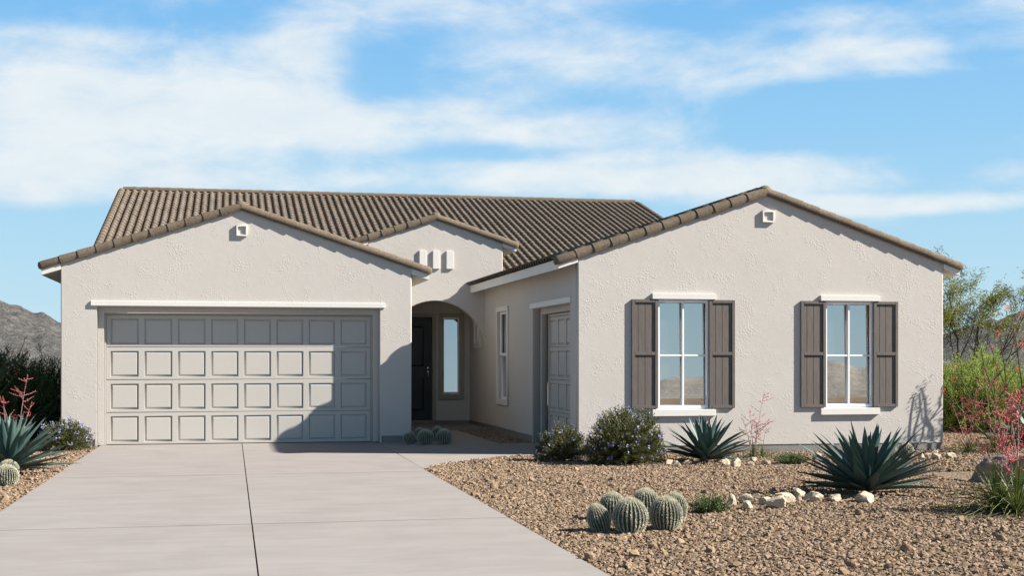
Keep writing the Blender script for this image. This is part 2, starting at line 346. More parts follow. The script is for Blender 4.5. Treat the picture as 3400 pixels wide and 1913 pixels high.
# ------------------------------------------------------------------ ground, drive, walk
tag(ob('ground', raw('ground', [(-3000, -3000, -.026), (3000, -3000, -.026), (3000, 3000, -.026), (-3000, 3000, -.026)], [(0, 1, 2, 3)], 'gravel_bed')), kind='structure')
def flat(outline, top, thick, m, bevel=.005):
    me = plate(outline, [], thick, m, 'y', 0., bevel)
    co = np.empty(len(me.vertices) * 3, np.float32); me.vertices.foreach_get('co', co); co = co.reshape(-1, 3)
    me.vertices.foreach_set('co', np.stack([co[:, 0], co[:, 2], top - co[:, 1]], 1).ravel()); me.update(); return me
drive = tag(ob('driveway', cbox(-2.375, 2.74, -23.6, .25, -.12, -.014, 'joint_dark', 0)), kind='structure')
rows = [.27, -6.615, -12.252, -17.9, -23.62]
for i in range(4):
    for xa, xb in ((-2.385, .188), (.1965, 2.748)):
        ob('slab', cbox(xa, xb, rows[i + 1] + .014, rows[i] - .014, -.10, 0, 'concrete', .004), drive)
walk = tag(ob('walkway', raw('walkway', [(2.77, -5.6, -.016), (5.0, -3.6, -.016), (5.0, 4.0, -.016), (3.45, 4.0, -.016), (3.40, .02, -.016), (2.77, .02, -.016)], [(0, 1, 2, 3, 4, 5)], 'joint_dark')), kind='structure')
ob('slab', flat([(2.758, -2.262), (2.758, .02), (3.43, .02), (3.43, 4.085), (4.99, 4.085), (4.99, -.72), (4.99, -2.262)], -.001, .1, 'walk_concrete'), walk)
ob('slab', flat([(2.758, -2.268), (2.758, -6.12), (3.02, -5.52), (3.362, -5.013), (3.65, -4.67), (3.96, -4.377), (4.30, -4.09), (4.674, -3.849), (5.098, -3.60), (5.7, -3.36), (5.95, -3.30), (5.95, -.725), (4.996, -.725), (4.996, -2.268)], -.001, .1, 'walk_concrete'), walk)
tag(ob('porch_slab', cbox(3.35, 5.72, 4.09, 6.35, -.1, .036, 'walk_concrete', .008)), kind='structure')
side = tag(ob('pavement', cbox(-60, 60, -25.2, -23.64, -.12, -.004, 'concrete', .006)), kind='structure')
tag(ob('road', raw('road', [(-300, -37, -.024), (300, -37, -.024), (300, -25.6, -.024), (-300, -25.6, -.024)], [(0, 1, 2, 3)], 'asphalt')), kind='structure')
tag(ob('kerb', cbox(-150, 150, -25.6, -25.21, -.12, .02, 'concrete', .02)), kind='structure')
# ------------------------------------------------------------------ the house
house = thing('house', 'single storey beige stucco house with brown tiled gable roofs and two garages', 'house')
HP = lambda name, me, label=None: tag(ob(name, me, house), label)
GX, GA, GS = .172, 4.387, .3253      # garage gable: centre, height where the rake tiles start, slope
WX, WA, WS, WY = 9.047, 4.412, .336, -3.95
EX, EA, ES, EY = 4.544, 4.746, .3256, 4.319
PZ = .118
# walls -------------------------------------------------
def gtop(x, xc, a, s): return a + .045 - s * abs(x - xc)
HP('gable_wall', plate([(-3.062, PZ), (-2.475, PZ), (-2.475, -.05), (-2.425, -.05), (-2.425, 2.60), (2.784, 2.60), (2.784, -.05), (2.834, -.05), (2.834, PZ), (3.406, PZ), (3.406, gtop(3.406, GX, GA, GS)), (GX, GA + .045), (-3.062, gtop(-3.062, GX, GA, GS))], [], .15, 'stucco', 'y', 0, .016))
HP('reveal', plate([(-2.7, .004), (-2.315, .004), (-2.315, 2.468), (2.672, 2.468), (2.672, .004), (3.1, .004), (3.1, 2.9), (-2.7, 2.9)], [], .125, 'stucco', 'y', .1505, .012))
HP('plinth', cbox(-3.056, -2.478, .012, .14, -.1, PZ, 'plinth', .006)); HP('plinth', cbox(2.837, 3.40, .012, .14, -.1, PZ, 'plinth', .006))
HP('wall', cbox(-3.062, -2.912, .152, 9., -.1, 3.30, 'stucco', .01)); HP('wall', cbox(3.256, 3.4055, .152, 6.3, -.1, 3.30, 'stucco', .01))
win_f = [(7.080, 7.993, .767, 2.622), (10.146, 11.049, .770, 2.618)]
HP('gable_wall', plate([(5.68, PZ), (12.414, PZ), (12.414, gtop(12.414, WX, WA, WS)), (WX, WA + .045), (5.68, gtop(5.68, WX, WA, WS))], [rect(*w) for w in win_f], .15, 'stucco', 'y', WY, .016))
HP('plinth', cbox(5.70, 12.404, WY + .012, WY + .14, -.1, PZ, 'plinth', .006))
gy0, gy1 = -3.41, -.55
HP('wall', plate([(-3.798, PZ), (gy0 - .05, PZ), (gy0 - .05, -.05), (gy0, -.05), (gy0, 2.58), (gy1, 2.58), (gy1, -.05), (gy1 + .05, -.05), (gy1 + .05, PZ), (9., PZ), (9., 3.33), (-3.798, 3.33)], [rect(1.775, 2.768, .735, 2.625), rect(4.875, 5.53, 1.98, 2.62)], .15, 'stucco', 'x', 5.6805, .014))
HP('reveal', plate([(-3.6, .004), (gy0 + .105, .004), (gy0 + .105, 2.468), (gy1 - .105, 2.468), (gy1 - .105, .004), (-.3, .004), (-.3, 2.9), (-3.6, 2.9)], [], .125, 'stucco', 'x', 5.831, .012))
HP('plinth', cbox(5.692, 5.82, gy1 + .053, 6.4, -.1, PZ, 'plinth', .006)); HP('plinth', cbox(5.692, 5.82, -3.79, gy0 - .053, -.1, PZ, 'plinth', .006))
HP('wall', cbox(12.264, 12.4135, -3.798, 9., -.1, 3.30, 'stucco', .01))
arc = [(EX - .004 + 1.146 * math.cos(math.pi - t * math.pi / 32), 1.797 + 1.136 * math.sin(t * math.pi / 32)) for t in range(33)]
HP('arch_wall', plate([(2.996, 0), (arc[0][0], 0)] + arc + [(arc[-1][0], 0), (6.092, 0), (6.092, gtop(6.092, EX, EA, ES)), (EX, EA + .045), (2.996, gtop(2.996, EX, EA, ES))], [], .22, 'stucco', 'y', EY, .014))
HP('wall', cbox(5.88, 6.0915, 4.541, 9.5, 2.6, 4.2, 'stucco', .008)); HP('wall', cbox(2.9965, 3.2, 4.541, 9.5, 2.6, 4.2, 'stucco', .008))
HP('porch_ceiling', cbox(3.41, 5.678, 4.54, 6.269, 3.0, 3.08, 'stucco', 0))
DY = 6.27
HP('wall', plate(rect(3.25, 5.679, PZ, 3.2), [rect(3.72, 4.752, PZ + .001, 2.628), rect(5.02, 5.402, .764, 2.612)], .15, 'stucco', 'y', DY, .004))
HP('plinth', cbox(4.83, 5.679, DY + .01, DY + .14, -.1, PZ, 'plinth', .006)); HP('threshold', cbox(3.45, 4.83, DY - .015, DY + .14, -.1, PZ, 'plinth', .006))
# main body behind
HP('wall', cbox(-3.055, 3.25, 9.002, 9.15, -.1, 3.2, 'stucco', 0)); HP('wall', cbox(6.1, 12.40, 9.002, 9.15, -.1, 3.2, 'stucco', 0))
HP('gable_wall', prism([(9.16, -.1), (25.6, -.1), (25.6, 3.25), (15, 6.45), (9.16, 4.6)], -3.055, -2.9, 'stucco', 'x')); HP('gable_wall', prism([(9.16, -.1), (25.6, -.1), (25.6, 3.25), (15, 6.45), (9.16, 4.6)], 12.25, 12.405, 'stucco', 'x'))
HP('wall', cbox(-2.898, 12.248, 25.45, 25.6, -.1, 3.24, 'stucco', 0))
# lintels, vents, blocks --------------------------------
HP('lintel', cbox(-2.541, 2.894, -.034, .10, 2.586, 2.688, 'stucco_white', .012))
HP('lintel', cbox(5.648, 5.80, -3.525, -.435, 2.578, 2.680, 'trim_white', .006))
def vent(x0, x1, z0, z1, y):
    v = HP('gable_vent', plate(rect(x0, x1, z0, z1), [rect(x0 + .032, x1 - .032, z0 + .032, z1 - .032)], .075, 'stucco_white', 'y', y - .045, .007))
    ob('vent_back', cbox(x0 + .02, x1 - .02, y - .012, y + .02, z0 + .02, z1 - .02, 'stucco', 0), v)
vent(.083, .289, 3.924, 4.136, 0); vent(8.963, 9.185, 3.972, 4.180, WY)
for x in (4.156, 4.466, 4.777): HP('wall_block', cbox(x, x + .165, EY - .042, EY + .05, 3.656, 4.078, 'stucco_white', .010))
# eaves: solid overhang with a white fascia board ----------------
def eave(xw, side, zt, zb, y0, y1, slope, ov=.335):
    x1 = xw + side * ov; h = zt - zb
    poly = [(x1 - side * .022, zb + .006), (x1 - side * .022, zt - .01), (xw - side * .05, zt - .01 + slope * (ov + .05)), (xw - side * .05, zb + .006 + slope * (ov + .05))]
    s = HP('soffit', prism(poly, y0 + .024, y1, 'cream_trim'))
    pf = [(x1, zb), (x1, zt + .004), (xw + side * .004, zt + .004 + slope * (ov)), (xw + side * .004, zb + slope * ov)]
    ob('fascia', plate(pf, [], .024, 'trim_white', 'y', y0 - .002, .003), s)
    ob('fascia', cbox(min(x1, x1 - side * .022), max(x1, x1 - side * .022), y0 + .023, y1, zb, zt, 'trim_white', .003), s)
eave(-3.062, -1, 3.262, 3.143, -.022, 6.0, GS); eave(3.406, 1, 3.262, 3.143, -.022, EY - .002, GS)
eave(5.68, -1, 3.284, 3.118, WY - .022, 4.315, WS, .345); eave(12.414, 1, 3.25, 3.105, WY - .022, 6.0, WS, .31)
eave(2.996, -1, 4.20, 4.085, EY - .022, 6.6, ES, .32); eave(6.092, 1, 4.20, 4.085, EY - .022, 6.6, ES, .32)
# garage doors ------------------------------------------
def frustum(w, h, d, inset, m):
    a, b = w / 2, h / 2; i, j = a - inset, b - inset
    v = [(-a, 0, -b), (a, 0, -b), (a, 0, b), (-a, 0, b), (-i, -d, -j), (i, -d, -j), (i, -d, j), (-i, -d, j)]
    return raw('panel', v, [(0, 1, 5, 4), (1, 2, 6, 5), (2, 3, 7, 6), (3, 0, 4, 7), (4, 5, 6, 7)], m)
def garage_door(label, n, pitch, x0, width, zs, rotz, org):
    g = ob('garage_door', cbox(x0 - .02, x0 + width + .02, .028, .06, .0, zs[-1] + .02, 'garage_paint', 0), house, org, (0, 0, rotz)); tag(g, label)
    pw, ph = .502, .478
    pan = frustum(pw - .020, ph - .020, .017, .030, 'garage_paint'); off = (width - ((n - 1) * pitch + pw)) / 2
    for r in range(4):
        za, zb = zs[r] + .004, zs[r + 1] - .004; zc = (za + zb) / 2 + (-.01)
        hs = [rect(x0 + off + i * pitch, x0 + off + i * pitch + pw, zc - ph / 2, zc + ph / 2) for i in range(n)]
        ob('door_section', plate(rect(x0, x0 + width, za, zb), hs, .028, 'garage_paint', 'y', 0, .004), g)
        for i in range(n): ob('raised_panel', pan, g, (x0 + off + i * pitch + pw / 2, .026, zc))
    for (a, b, c, d) in ((x0 - .045, x0 - .004, 0, zs[-1] + .05), (x0 + width + .004, x0 + width + .045, 0, zs[-1] + .05), (x0 - .003, x0 + width + .003, zs[-1] + .006, zs[-1] + .05)):
        ob('door_stop', cbox(a, b, -.02, .05, c, d, 'garage_paint', .004), g)
garage_door('wide beige garage door of thirty-two square raised panels', 8, .6105, -2.285, 4.93, [.006, .608, 1.222, 1.836, 2.44], 0, (0, .285, 0))
garage_door('narrow beige garage door in the shaded side wall', 4, .6105, -1.22, 2.44, [.006, .608, 1.222, 1.836, 2.41], -math.pi / 2, (5.965, -1.98, 0))
# windows -----------------------------------------------
def box_c(name, dims, m, parent, b=.004): return ob(name, cbox(*dims, m, b), parent)
def front_window(w, lint, sill, y, label):
    x0, x1, z0, z1 = w; f = .040
    wn = HP('window', plate(rect(x0 + .001, x1 - .001, z0 + .001, z1 - .001), [rect(x0 + f, x1 - f, z0 + f + .01, z1 - f - .012)], .06, 'vinyl_white', 'y', y + .006, .006), label)
    xm, zm = (x0 + x1) / 2 + .004, z0 + (z1 - z0) * .487
    box_c('muntin', (xm - .017, xm + .017, y + .018, y + .078, z0 + f, z1 - f), 'vinyl_white', wn); 
    for a, b in ((x0 + f, xm - .0165), (xm + .0165, x1 - f)): box_c('muntin', (a, b, y + .020, y + .078, zm - .016, zm + .016), 'vinyl_white', wn)
    tilt = math.tan(R(.88))
    for a, b in ((x0 + f - .01, xm), (xm + .0005, x1 - f + .01)):
        for c, d in ((z0 + f - .01, zm), (zm + .0005, z1 - f + .01)):
            yy = lambda z: y + .074 + (z - z0) * tilt
            ob('pane', raw('pane', [(a, yy(c), c), (b, yy(c), c), (b, yy(d), d), (a, yy(d), d)], [(0, 1, 2, 3)], 'window_glass'), wn)
    ob('backing', cbox(x0 - .01, x1 + .01, y + .125, y + .149, z0 - .01, z1 + .01, 'seal_dark', 0), wn)
    box_c('lintel', (lint[0], lint[1], y - .055, y + .05, lint[2], lint[3]), 'trim_white', wn, .008)
    box_c('sill', (sill[0], sill[1], y - .055, y + .05, sill[2], sill[3]), 'trim_white', wn, .008)
front_window(win_f[0], (6.969, 8.110, 2.625, 2.728), (6.972, 8.110, .632, .750), WY, 'white four-pane window nearer the entry with mountain reflection')
front_window(win_f[1], (10.039, 11.165, 2.622, 2.724), (10.042, 11.165, .631, .751), WY, 'white four-pane window nearer the right corner')
def shutter(x0, x1, z0, z1, y):
    w = x1 - x0; s = HP('shutter', cbox(x0 + .004, x1 - .004, y - .006, y + .01, z0 + .004, z1 - .004, 'seal_dark', 0))
    for a, b in ((.050, .112), (.118, .234), (.240, .356), (.362, w - .050)):
        ob('plank', cbox(x0 + a, x0 + b, y - .020, y - .007, z0 + .05, z1 - .05, 'shutter_wood', .0015), s)
    for a, b in ((0, .056), (w - .052, w)): ob('stile', cbox(x0 + a, x0 + b, y - .040, y - .005, z0, z1, 'shutter_wood', .003), s)
    zc = z0 + (z1 - z0) * .505
    for a, b in ((z0, z0 + .052), (zc - .028, zc + .028), (z1 - .052, z1)): ob('rail', cbox(x0 + .0562, x1 - .0522, y - .0395, y - .005, a, b, 'shutter_wood', .003), s)
for x0, x1 in ((6.612, 7.077), (7.995, 8.460), (9.678, 10.144), (11.050, 11.517)): shutter(x0, x1, .766, 2.622, WY)
def side_window(y0, y1, z0, z1, x, rail, label):
    c = .10; wn = HP('window', plate(rect(y0, y1, z0, z1), [rect(y0 + c, y1 - c, z0 + c + .005, z1 - c)], .044, 'trim_white', 'x', x - .037, .005), label)
    a, b, d, e = y0 + c, y1 - c, z0 + c + .005, z1 - c
    ob('sash', plate(rect(a + .004, b - .004, (rail if rail else d), e - .002), [rect(a + .06, b - .06, (rail if rail else d) + .05, e - .055)], .045, 'vinyl_white', 'x', x + .035, .004), wn)
    if rail: ob('sash', plate(rect(a + .02, b - .02, d + .002, rail - .001), [rect(a + .075, b - .075, d + .06, rail - .02)], .04, 'vinyl_white', 'x', x + .062, .004), wn)
    ob('frame', plate(rect(a - .01, b + .01, d - .01, e + .01), [rect(a + .045, b - .045, d + .03, e - .03)], .03, 'vinyl_white', 'x', x + .103, .004), wn)
    for zz in ([(d, rail - .0005), (rail, e)] if rail else [(d, e)]): ob('pane', raw('pane', [(x + .098, a, zz[0]), (x + .098, b, zz[0]), (x + .098, b, zz[1]), (x + .098, a, zz[1])], [(0, 3, 2, 1)], 'window_glass'), wn)
side_window(1.667, 2.875, .625, 2.730, 5.68, 1.69, 'tall narrow single-hung window in the shaded side wall')
side_window(4.771, 5.63, 1.875, 2.730, 5.68, None, 'small high window inside the entry arch')
# sidelight and front door
sdl = HP('sidelight', plate(rect(4.905, 5.529, .628, 2.726), [rect(5.013, 5.409, .757, 2.62)], .045, 'tan_trim', 'y', DY - .04, .005), 'tall tan-trimmed fixed window beside the front door')
ob('frame', plate(rect(5.014, 5.408, .758, 2.619), [rect(5.040, 5.372, .81, 2.575)], .022, 'vinyl_white', 'y', DY - .025, .005), sdl)
ob('pane', raw('pane', [(5.035, DY + .036, .80), (5.378, DY + .0, .80), (5.378, DY + .045, 2.58), (5.035, DY + .081, 2.58)], [(0, 1, 2, 3)], 'window_glass'), sdl)
ob('casing', plate([(3.60, PZ + .002), (3.68, PZ + .002), (3.68, 2.626), (4.752, 2.626), (4.752, PZ + .002), (4.832, PZ + .002), (4.832, 2.706), (3.60, 2.706)], [], .05, 'tan_trim', 'y', DY - .04, .005), house)
dr = HP('front_door', plate(rect(3.735, 4.748, PZ + .01, 2.622), [rect(3.93, 4.56, .35, 1.15), rect(3.93, 4.56, 1.42, 2.42)], .04, 'door_black', 'y', DY + .03, .004), 'black panelled front door inside the arch')
for z0, z1 in ((.35, 1.15), (1.42, 2.42)):
    fp = frustum(.61, z1 - z0 - .02, .012, .04, 'door_black'); ob('raised_panel', fp, dr, (4.245, DY + .052, (z0 + z1) / 2))
ob('door_core', cbox(3.73, 4.75, DY + .053, DY + .075, PZ + .004, 2.626, 'door_black', 0), dr)
def disc(x, y, z, r, d, m, n=20):
    v, f = tube([(x, y, z), (x, y - d * .7, z), (x, y - d, z)], [r, r, r * .75], n); return raw('disc', v, f, m, True)
ob('deadbolt', disc(4.653, DY + .03, 1.393, .032, .03, 'chrome'), dr); hd = ob('handle', disc(4.653, DY + .03, 1.302, .028, .028, 'chrome'), dr)
v, f = tube([(4.653, DY + .012, 1.30), (4.653, DY - .02, 1.285), (4.653, DY - .03, 1.25), (4.653, DY - .028, 1.20), (4.653, DY - .01, 1.168), (4.653, DY + .03, 1.160)], [.008, .010, .009, .008, .009, .010], 8); ob('grip', raw('grip', v, f, 'chrome', True), hd)
# ------------------------------------------------------------------ roofs
PIT, EXPO = .2, .3335
px_ = np.array([-.1, -.068, -.058, -.035, 0, .035, .058, .068, .1]); pz_ = np.array([.004, .0, .022, .052, .062, .052, .022, .0, .004])
tv = np.concatenate([np.stack([px_, np.zeros(9), pz_ + .017], 1), np.stack([px_, np.full(9, .372), pz_ + .002], 1), np.stack([px_ * .97, np.full(9, .004), pz_ + .017 - .013], 1)])
tf = np.array([(i, i + 1, i + 10, i + 9) for i in range(8)] + [(i + 18, i + 19, i + 1, i) for i in range(8)])
tile_me = raw('roof_tile', tv, tf, 'roof_tile', False)
def tile_stuff(name, mats, parent):
    mats = np.array([np.array(m) for m in mats]); hv = np.concatenate([tv, np.ones((27, 1))], 1)
    V = np.einsum('nij,kj->nki', mats, hv)[:, :, :3].reshape(-1, 3); F_ = (tf[None] + (np.arange(len(mats)) * 27)[:, None, None]).reshape(-1, 4)
    return tag(ob(name, raw(name, V, F_, 'roof_tile'), parent), kind='stuff')
def barrel(r0, r1, ln, n=11, a0=-35, a1=215, th=.02, dome=False):
    ang = [R(a0 + (a1 - a0) * i / (n - 1)) for i in range(n)]; V, Fc = [], []
    rings = [(0, r0), (ln, r1)]
    if dome: rings = [(-.072, .040), (-.060, .068), (-.035, .090), (0, r0), (ln, r1)]
    for x, r in rings: V += [(x, r * math.cos(t), r * math.sin(t)) for t in ang]
    for k in range(len(rings) - 1): Fc += [(k * n + i, k * n + n + i, k * n + n + i + 1, k * n + i + 1) for i in range(n - 1)]
    if dome: Fc.append(tuple(range(n)))
    else:
        o = len(V); V += [(.004, (r0 - th) * math.cos(t), (r0 - th) * math.sin(t)) for t in ang]; Fc += [(i, i + 1, o + i + 1, o + i) for i in range(n - 1)]
    me = raw('barrel', V, Fc, 'rake_tile'); me.shade_smooth()
    bm = bmesh.new(); bm.from_mesh(me); bmesh.ops.recalc_face_normals(bm, faces=bm.faces)
    for e in bm.edges:
        if len(e.link_faces) == 2 and e.calc_face_angle() > R(50): e.smooth = False
    bm.to_mesh(me); bm.free(); return me
rk = barrel(.103, .089, .385); rk_end = barrel(.099, .089, .385, dome=True); cap_me = barrel(.122, .105, .40, 13, -20, 200, dome=True)
ridge_me = barrel(.098, .086, .385, 9, -10, 190)
def gable_rake(roof, xc, a, slope, y, xl, xr):
    ang = math.atan(slope); cs = math.cos(ang); off = .082
    for side, xe in ((-1, xl), (1, xr)):
        dist = abs(xe - xc) / cs; n = int(round(dist / EXPO)); ex = (dist - .05) / n
        for i in range(n):
            s = i * ex; x = xe - side * s * cs; z = a - slope * abs(x - xc) + off
            o = ob('rake_tile', rk_end if i == 0 else rk, roof, (x, y + .028 + random.uniform(-.003, .003), z + random.uniform(-.002, .002)), (random.uniform(-.02, .02), -ang + random.uniform(-.004, .004), 0 if side < 0 else math.pi))
    ob('apex_cap', cap_me, roof, (xc, y + .030, a + .092), (0, 0, math.pi / 2))
def gable_roof(xc, a, slope, half, ov, y0, y1, xl, xr, base, label):
    ang = math.atan(slope); cs = math.cos(ang); top = a + base
    e = half + ov - .02
    roof = HP('roof', prism([(xc - e, top - slope * e - .10), (xc, top - .10), (xc + e, top - slope * e - .10), (xc + e, top - slope * e - .012), (xc, top - .012), (xc - e, top - slope * e - .012)], y0 + .05, y1, 'roof_tile'), label)
    ms = []; ncol = int((y1 - y0 - .16) / PIT); nrow = int(math.ceil((half + ov + .05) / cs / EXPO))
    for side in (-1, 1):
        for r in range(nrow):
            d = half + ov + .05 - r * EXPO * cs
            if d < .3: continue
            for c in range(ncol):
                y = y0 + .16 + PIT * (c + .5)
                ms.append(Matrix.Translation((xc + side * d, y, top - slope * d)) @ Euler((ang, 0, -math.pi / 2 if side < 0 else math.pi / 2)).to_matrix().to_4x4())
    tile_stuff('roof_tiles', ms, roof)
    for i in range(int((y1 - y0) / EXPO) - 1): ob('ridge_tile', ridge_me, roof, (xc, y0 + .38 + i * EXPO, top - .02), (0, 0, math.pi / 2))
    gable_rake(roof, xc, a, slope, y0, xl, xr)
gable_roof(GX, GA, GS, 3.234, .36, 0, 7.0, -3.385, 3.73, .118, 'brown tiled gable roof over the main garage')
gable_roof(WX, WA, WS, 3.367, .36, WY, 7.5, 5.345, 12.735, .142, 'brown tiled gable roof over the projecting wing')
gable_roof(EX, EA, ES, 1.548, .33, EY, 8.6, 2.72, 6.40, .118, 'small brown tiled gable roof over the entry')
# main roof, ridge parallel to the front
MS = .315; MA = math.atan(MS); mc = math.cos(MA); RY, RZ = 15.0, 6.60; MX0, MX1 = -3.16, 12.62; Y0 = 4.56
mroof = HP('roof', prism([(Y0, RZ - MS * (RY - Y0) - .10), (RY, RZ - .10), (26., RZ - MS * 11. - .10), (26., RZ - MS * 11. - .01), (RY, RZ - .01), (Y0, RZ - MS * (RY - Y0) - .01)], MX0 + .02, MX1 - .02, 'roof_tile', 'x'), 'broad brown tiled main roof behind the gables')
nc = 78; P2 = (MX1 - MX0 - .16) / nc; slots = []
for r in range(int((RY - Y0) / mc / EXPO)):
    s = r * EXPO; y = Y0 + s * mc; z = RZ - MS * (RY - y)
    for c in range(nc):
        x = MX0 + .08 + P2 * (c + .5)
        if y < 6.6 and 2.9 < x < 6.05: continue
        if y < 9.3 and abs(x - GX) < 3.5 and z < GA + .10 - GS * abs(x - GX) and x < 2.9: continue
        slots.append((x, y, z))
def hid(u, v):
    def ln(a, b): return u >= a[0] and u <= b[0] and v > a[1] + (b[1] - a[1]) * (u - a[0]) / (b[0] - a[0])
    return any(ln(a, b) for a, b in (((134, 880), (802, 680)), ((802, 680), (1427, 895)), ((1175, 800), (1450, 710)), ((1450, 710), (1718, 805)), ((1567, 940), (1849, 862)), ((1849, 862), (2550, 620)), ((2550, 620), (3400, 940))))
vis = sorted([q for q in range(len(slots)) if not hid(*proj(slots[q][0], slots[q][1] + .15, slots[q][2] + .1))], key=lambda q: slots[q][1])[:300]
vset = set(vis); rt = Euler((MA, 0, 0)).to_matrix().to_4x4(); ms = []
for q, (x, y, z) in enumerate(slots):
    j = (random.gauss(0, .0012), random.gauss(0, .003), random.gauss(0, .0015)); rr = (MA + random.gauss(0, .003), random.gauss(0, .006), random.gauss(0, .004))
    sx = P2 / PIT
    if q in vset: ob('roof_tile', tile_me, mroof, (x + j[0], y + j[1], z + j[2]), rr, (sx, 1, 1))
    else: ms.append(Matrix.Translation((x + j[0], y + j[1], z + j[2])) @ Euler(rr).to_matrix().to_4x4() @ Matrix.Diagonal((sx, 1, 1, 1)))
tile_stuff('roof_tiles', ms, mroof)
for i in range(int((MX1 - MX0) / EXPO)): ob('ridge_tile', ridge_me, mroof, (MX1 - .02 - i * EXPO, RY, RZ + .012), (0, random.uniform(-.006, .006), math.pi))
for x in (MX0 + .01, MX1 - .01):
    for i in range(int((RY - Y0) / mc / EXPO)): ob('rake_tile', rk, mroof, (x, Y0 + i * EXPO * mc, RZ - MS * (RY - Y0 - i * EXPO * mc) + .012), (0, -MA, math.pi / 2))
# ------------------------------------------------------------------ hills
from mathutils import noise as mn
def hill(az0, az1, r0, rr, r2, prof, m, na, nr, amp, fr, cx=0., cy=CAMY, seed=0.):
    A_ = np.linspace(az0, az1, na); T = np.linspace(0, 1, nr); V = []
    pa = [p[0] for p in prof]; ph = [p[1] for p in prof]
    for t in T:
        r = r0 + (r2 - r0) * t; k = (r - r0) / (rr - r0) if r < rr else 1 - (r - rr) / (r2 - rr); k = max(0., k); k = k ** .85
        for a in A_:
            h = np.interp(a, pa, ph) * k; x = cx + r * math.sin(R(a)); y = cy + r * math.cos(R(a))
            n = mn.fractal(Vector((x * fr, y * fr, seed)), .9, 2.1, 6) + .5 * abs(mn.noise(Vector((x * fr * 4, y * fr * 4, seed + 3))))
            V.append((x + n * amp * .5 * k, y + amp * .8 * k * mn.noise(Vector((x * fr * 2, y * fr * 2, seed + 9))), -.3 + h + n * amp * min(1, k * 1.5) * (.55 if k > .93 else 1)))
    i = np.arange(na - 1)[None] + (np.arange(nr - 1) * na)[:, None]; i = i.ravel(); Fq = np.stack([i, i + 1, i + na + 1, i + na], 1)
    return tag(ob('hill', raw('hill', V, Fq, m, True)), kind='structure')
def pr(pts, D, ref=HYP): return [(math.degrees(math.atan((u - CXP) / FPX) + YAW), HCAM + (ref - v) / FPX * D * math.cos(math.atan((u - CXP) / FPX))) for u, v in pts]
hill(-24, 6, 235, 300, 340, [(-24, 20)] + pr([(-700, 930), (-300, 965), (0, 1000), (60, 1010), (110, 1038), (140, 1030), (201, 1066), (400, 1120), (800, 1170), (1300, 1185)], 300), 'hill_rock', 260, 70, 1.5, .09, seed=1.3)
hill(24, 56, 235, 300, 340, pr([(2500, 1180), (2900, 1150), (3132, 1112), (3230, 1075), (3290, 1052), (3310, 1056), (3380, 1032), (3440, 1040), (3700, 990), (4200, 960), (5000, 990)], 300), 'hill_rock', 260, 70, 1.5, .09, seed=7.7)
back = [(90, 9), (100, 16), (112, 26), (122, 34), (135, 30), (147, 40), (152.6, 36), (152.8, 41), (153.5, 47), (154.6, 39), (157, 33), (159.6, 27), (160.4, 27.5), (160.8, 26), (161.6, 15), (164, 11), (172, 22), (184, 30), (198, 18), (215, 34), (235, 24), (255, 12), (270, 6)]
hill(90, 270, 1350, 1550, 1750, back, 'far_hill_rock', 700, 14, 3.0, .012, seed=4.1)
# ------------------------------------------------------------------ gravel: one loose mass of stones
wk = [(-6.12, 2.758), (-5.52, 3.02), (-5.013, 3.362), (-4.67, 3.65), (-4.377, 3.96), (-4.09, 4.30), (-3.849, 4.674), (-3.60, 5.098), (-3.36, 5.7)]
def bare(x, y):
    inwalk = (y > -6.12) & (x > -2.4) & (x < np.interp(y, [p[0] for p in wk], [p[1] for p in wk])) & (y < -.73)
    b = ((x > -2.39) & (x < 2.755) & (y < .3)) | inwalk | ((x > 2.7) & (x < 5.0) & (y > -.74)) | ((x > -3.07) & (x < 3.41) & (y > -.01)) | ((x > 5.675) & (x < 12.42) & (y > WY - .005)) | ((x > 5.0) & (x < 5.7) & (y > -4.2) & (y < -.72) & (y > -3.6)) | ((x > 4.9) & (x < 5.7) & (y > 4.08)) | (y < -23.6)
    return ~b
def scatter(n, x0, x1, y0, y1):
    x = rng.uniform(x0, x1, n); y = rng.uniform(y0, y1, n); ok = bare(x, y)
    yy = y - CAMY; d = x * math.sin(YAW) + yy * math.cos(YAW); u = CXP + FPX * (x * math.cos(YAW) - yy * math.sin(YAW)) / np.maximum(d, .1)
    ok &= (d > 8.5) & (u > -450) & (u < 3900); return x[ok], y[ok]
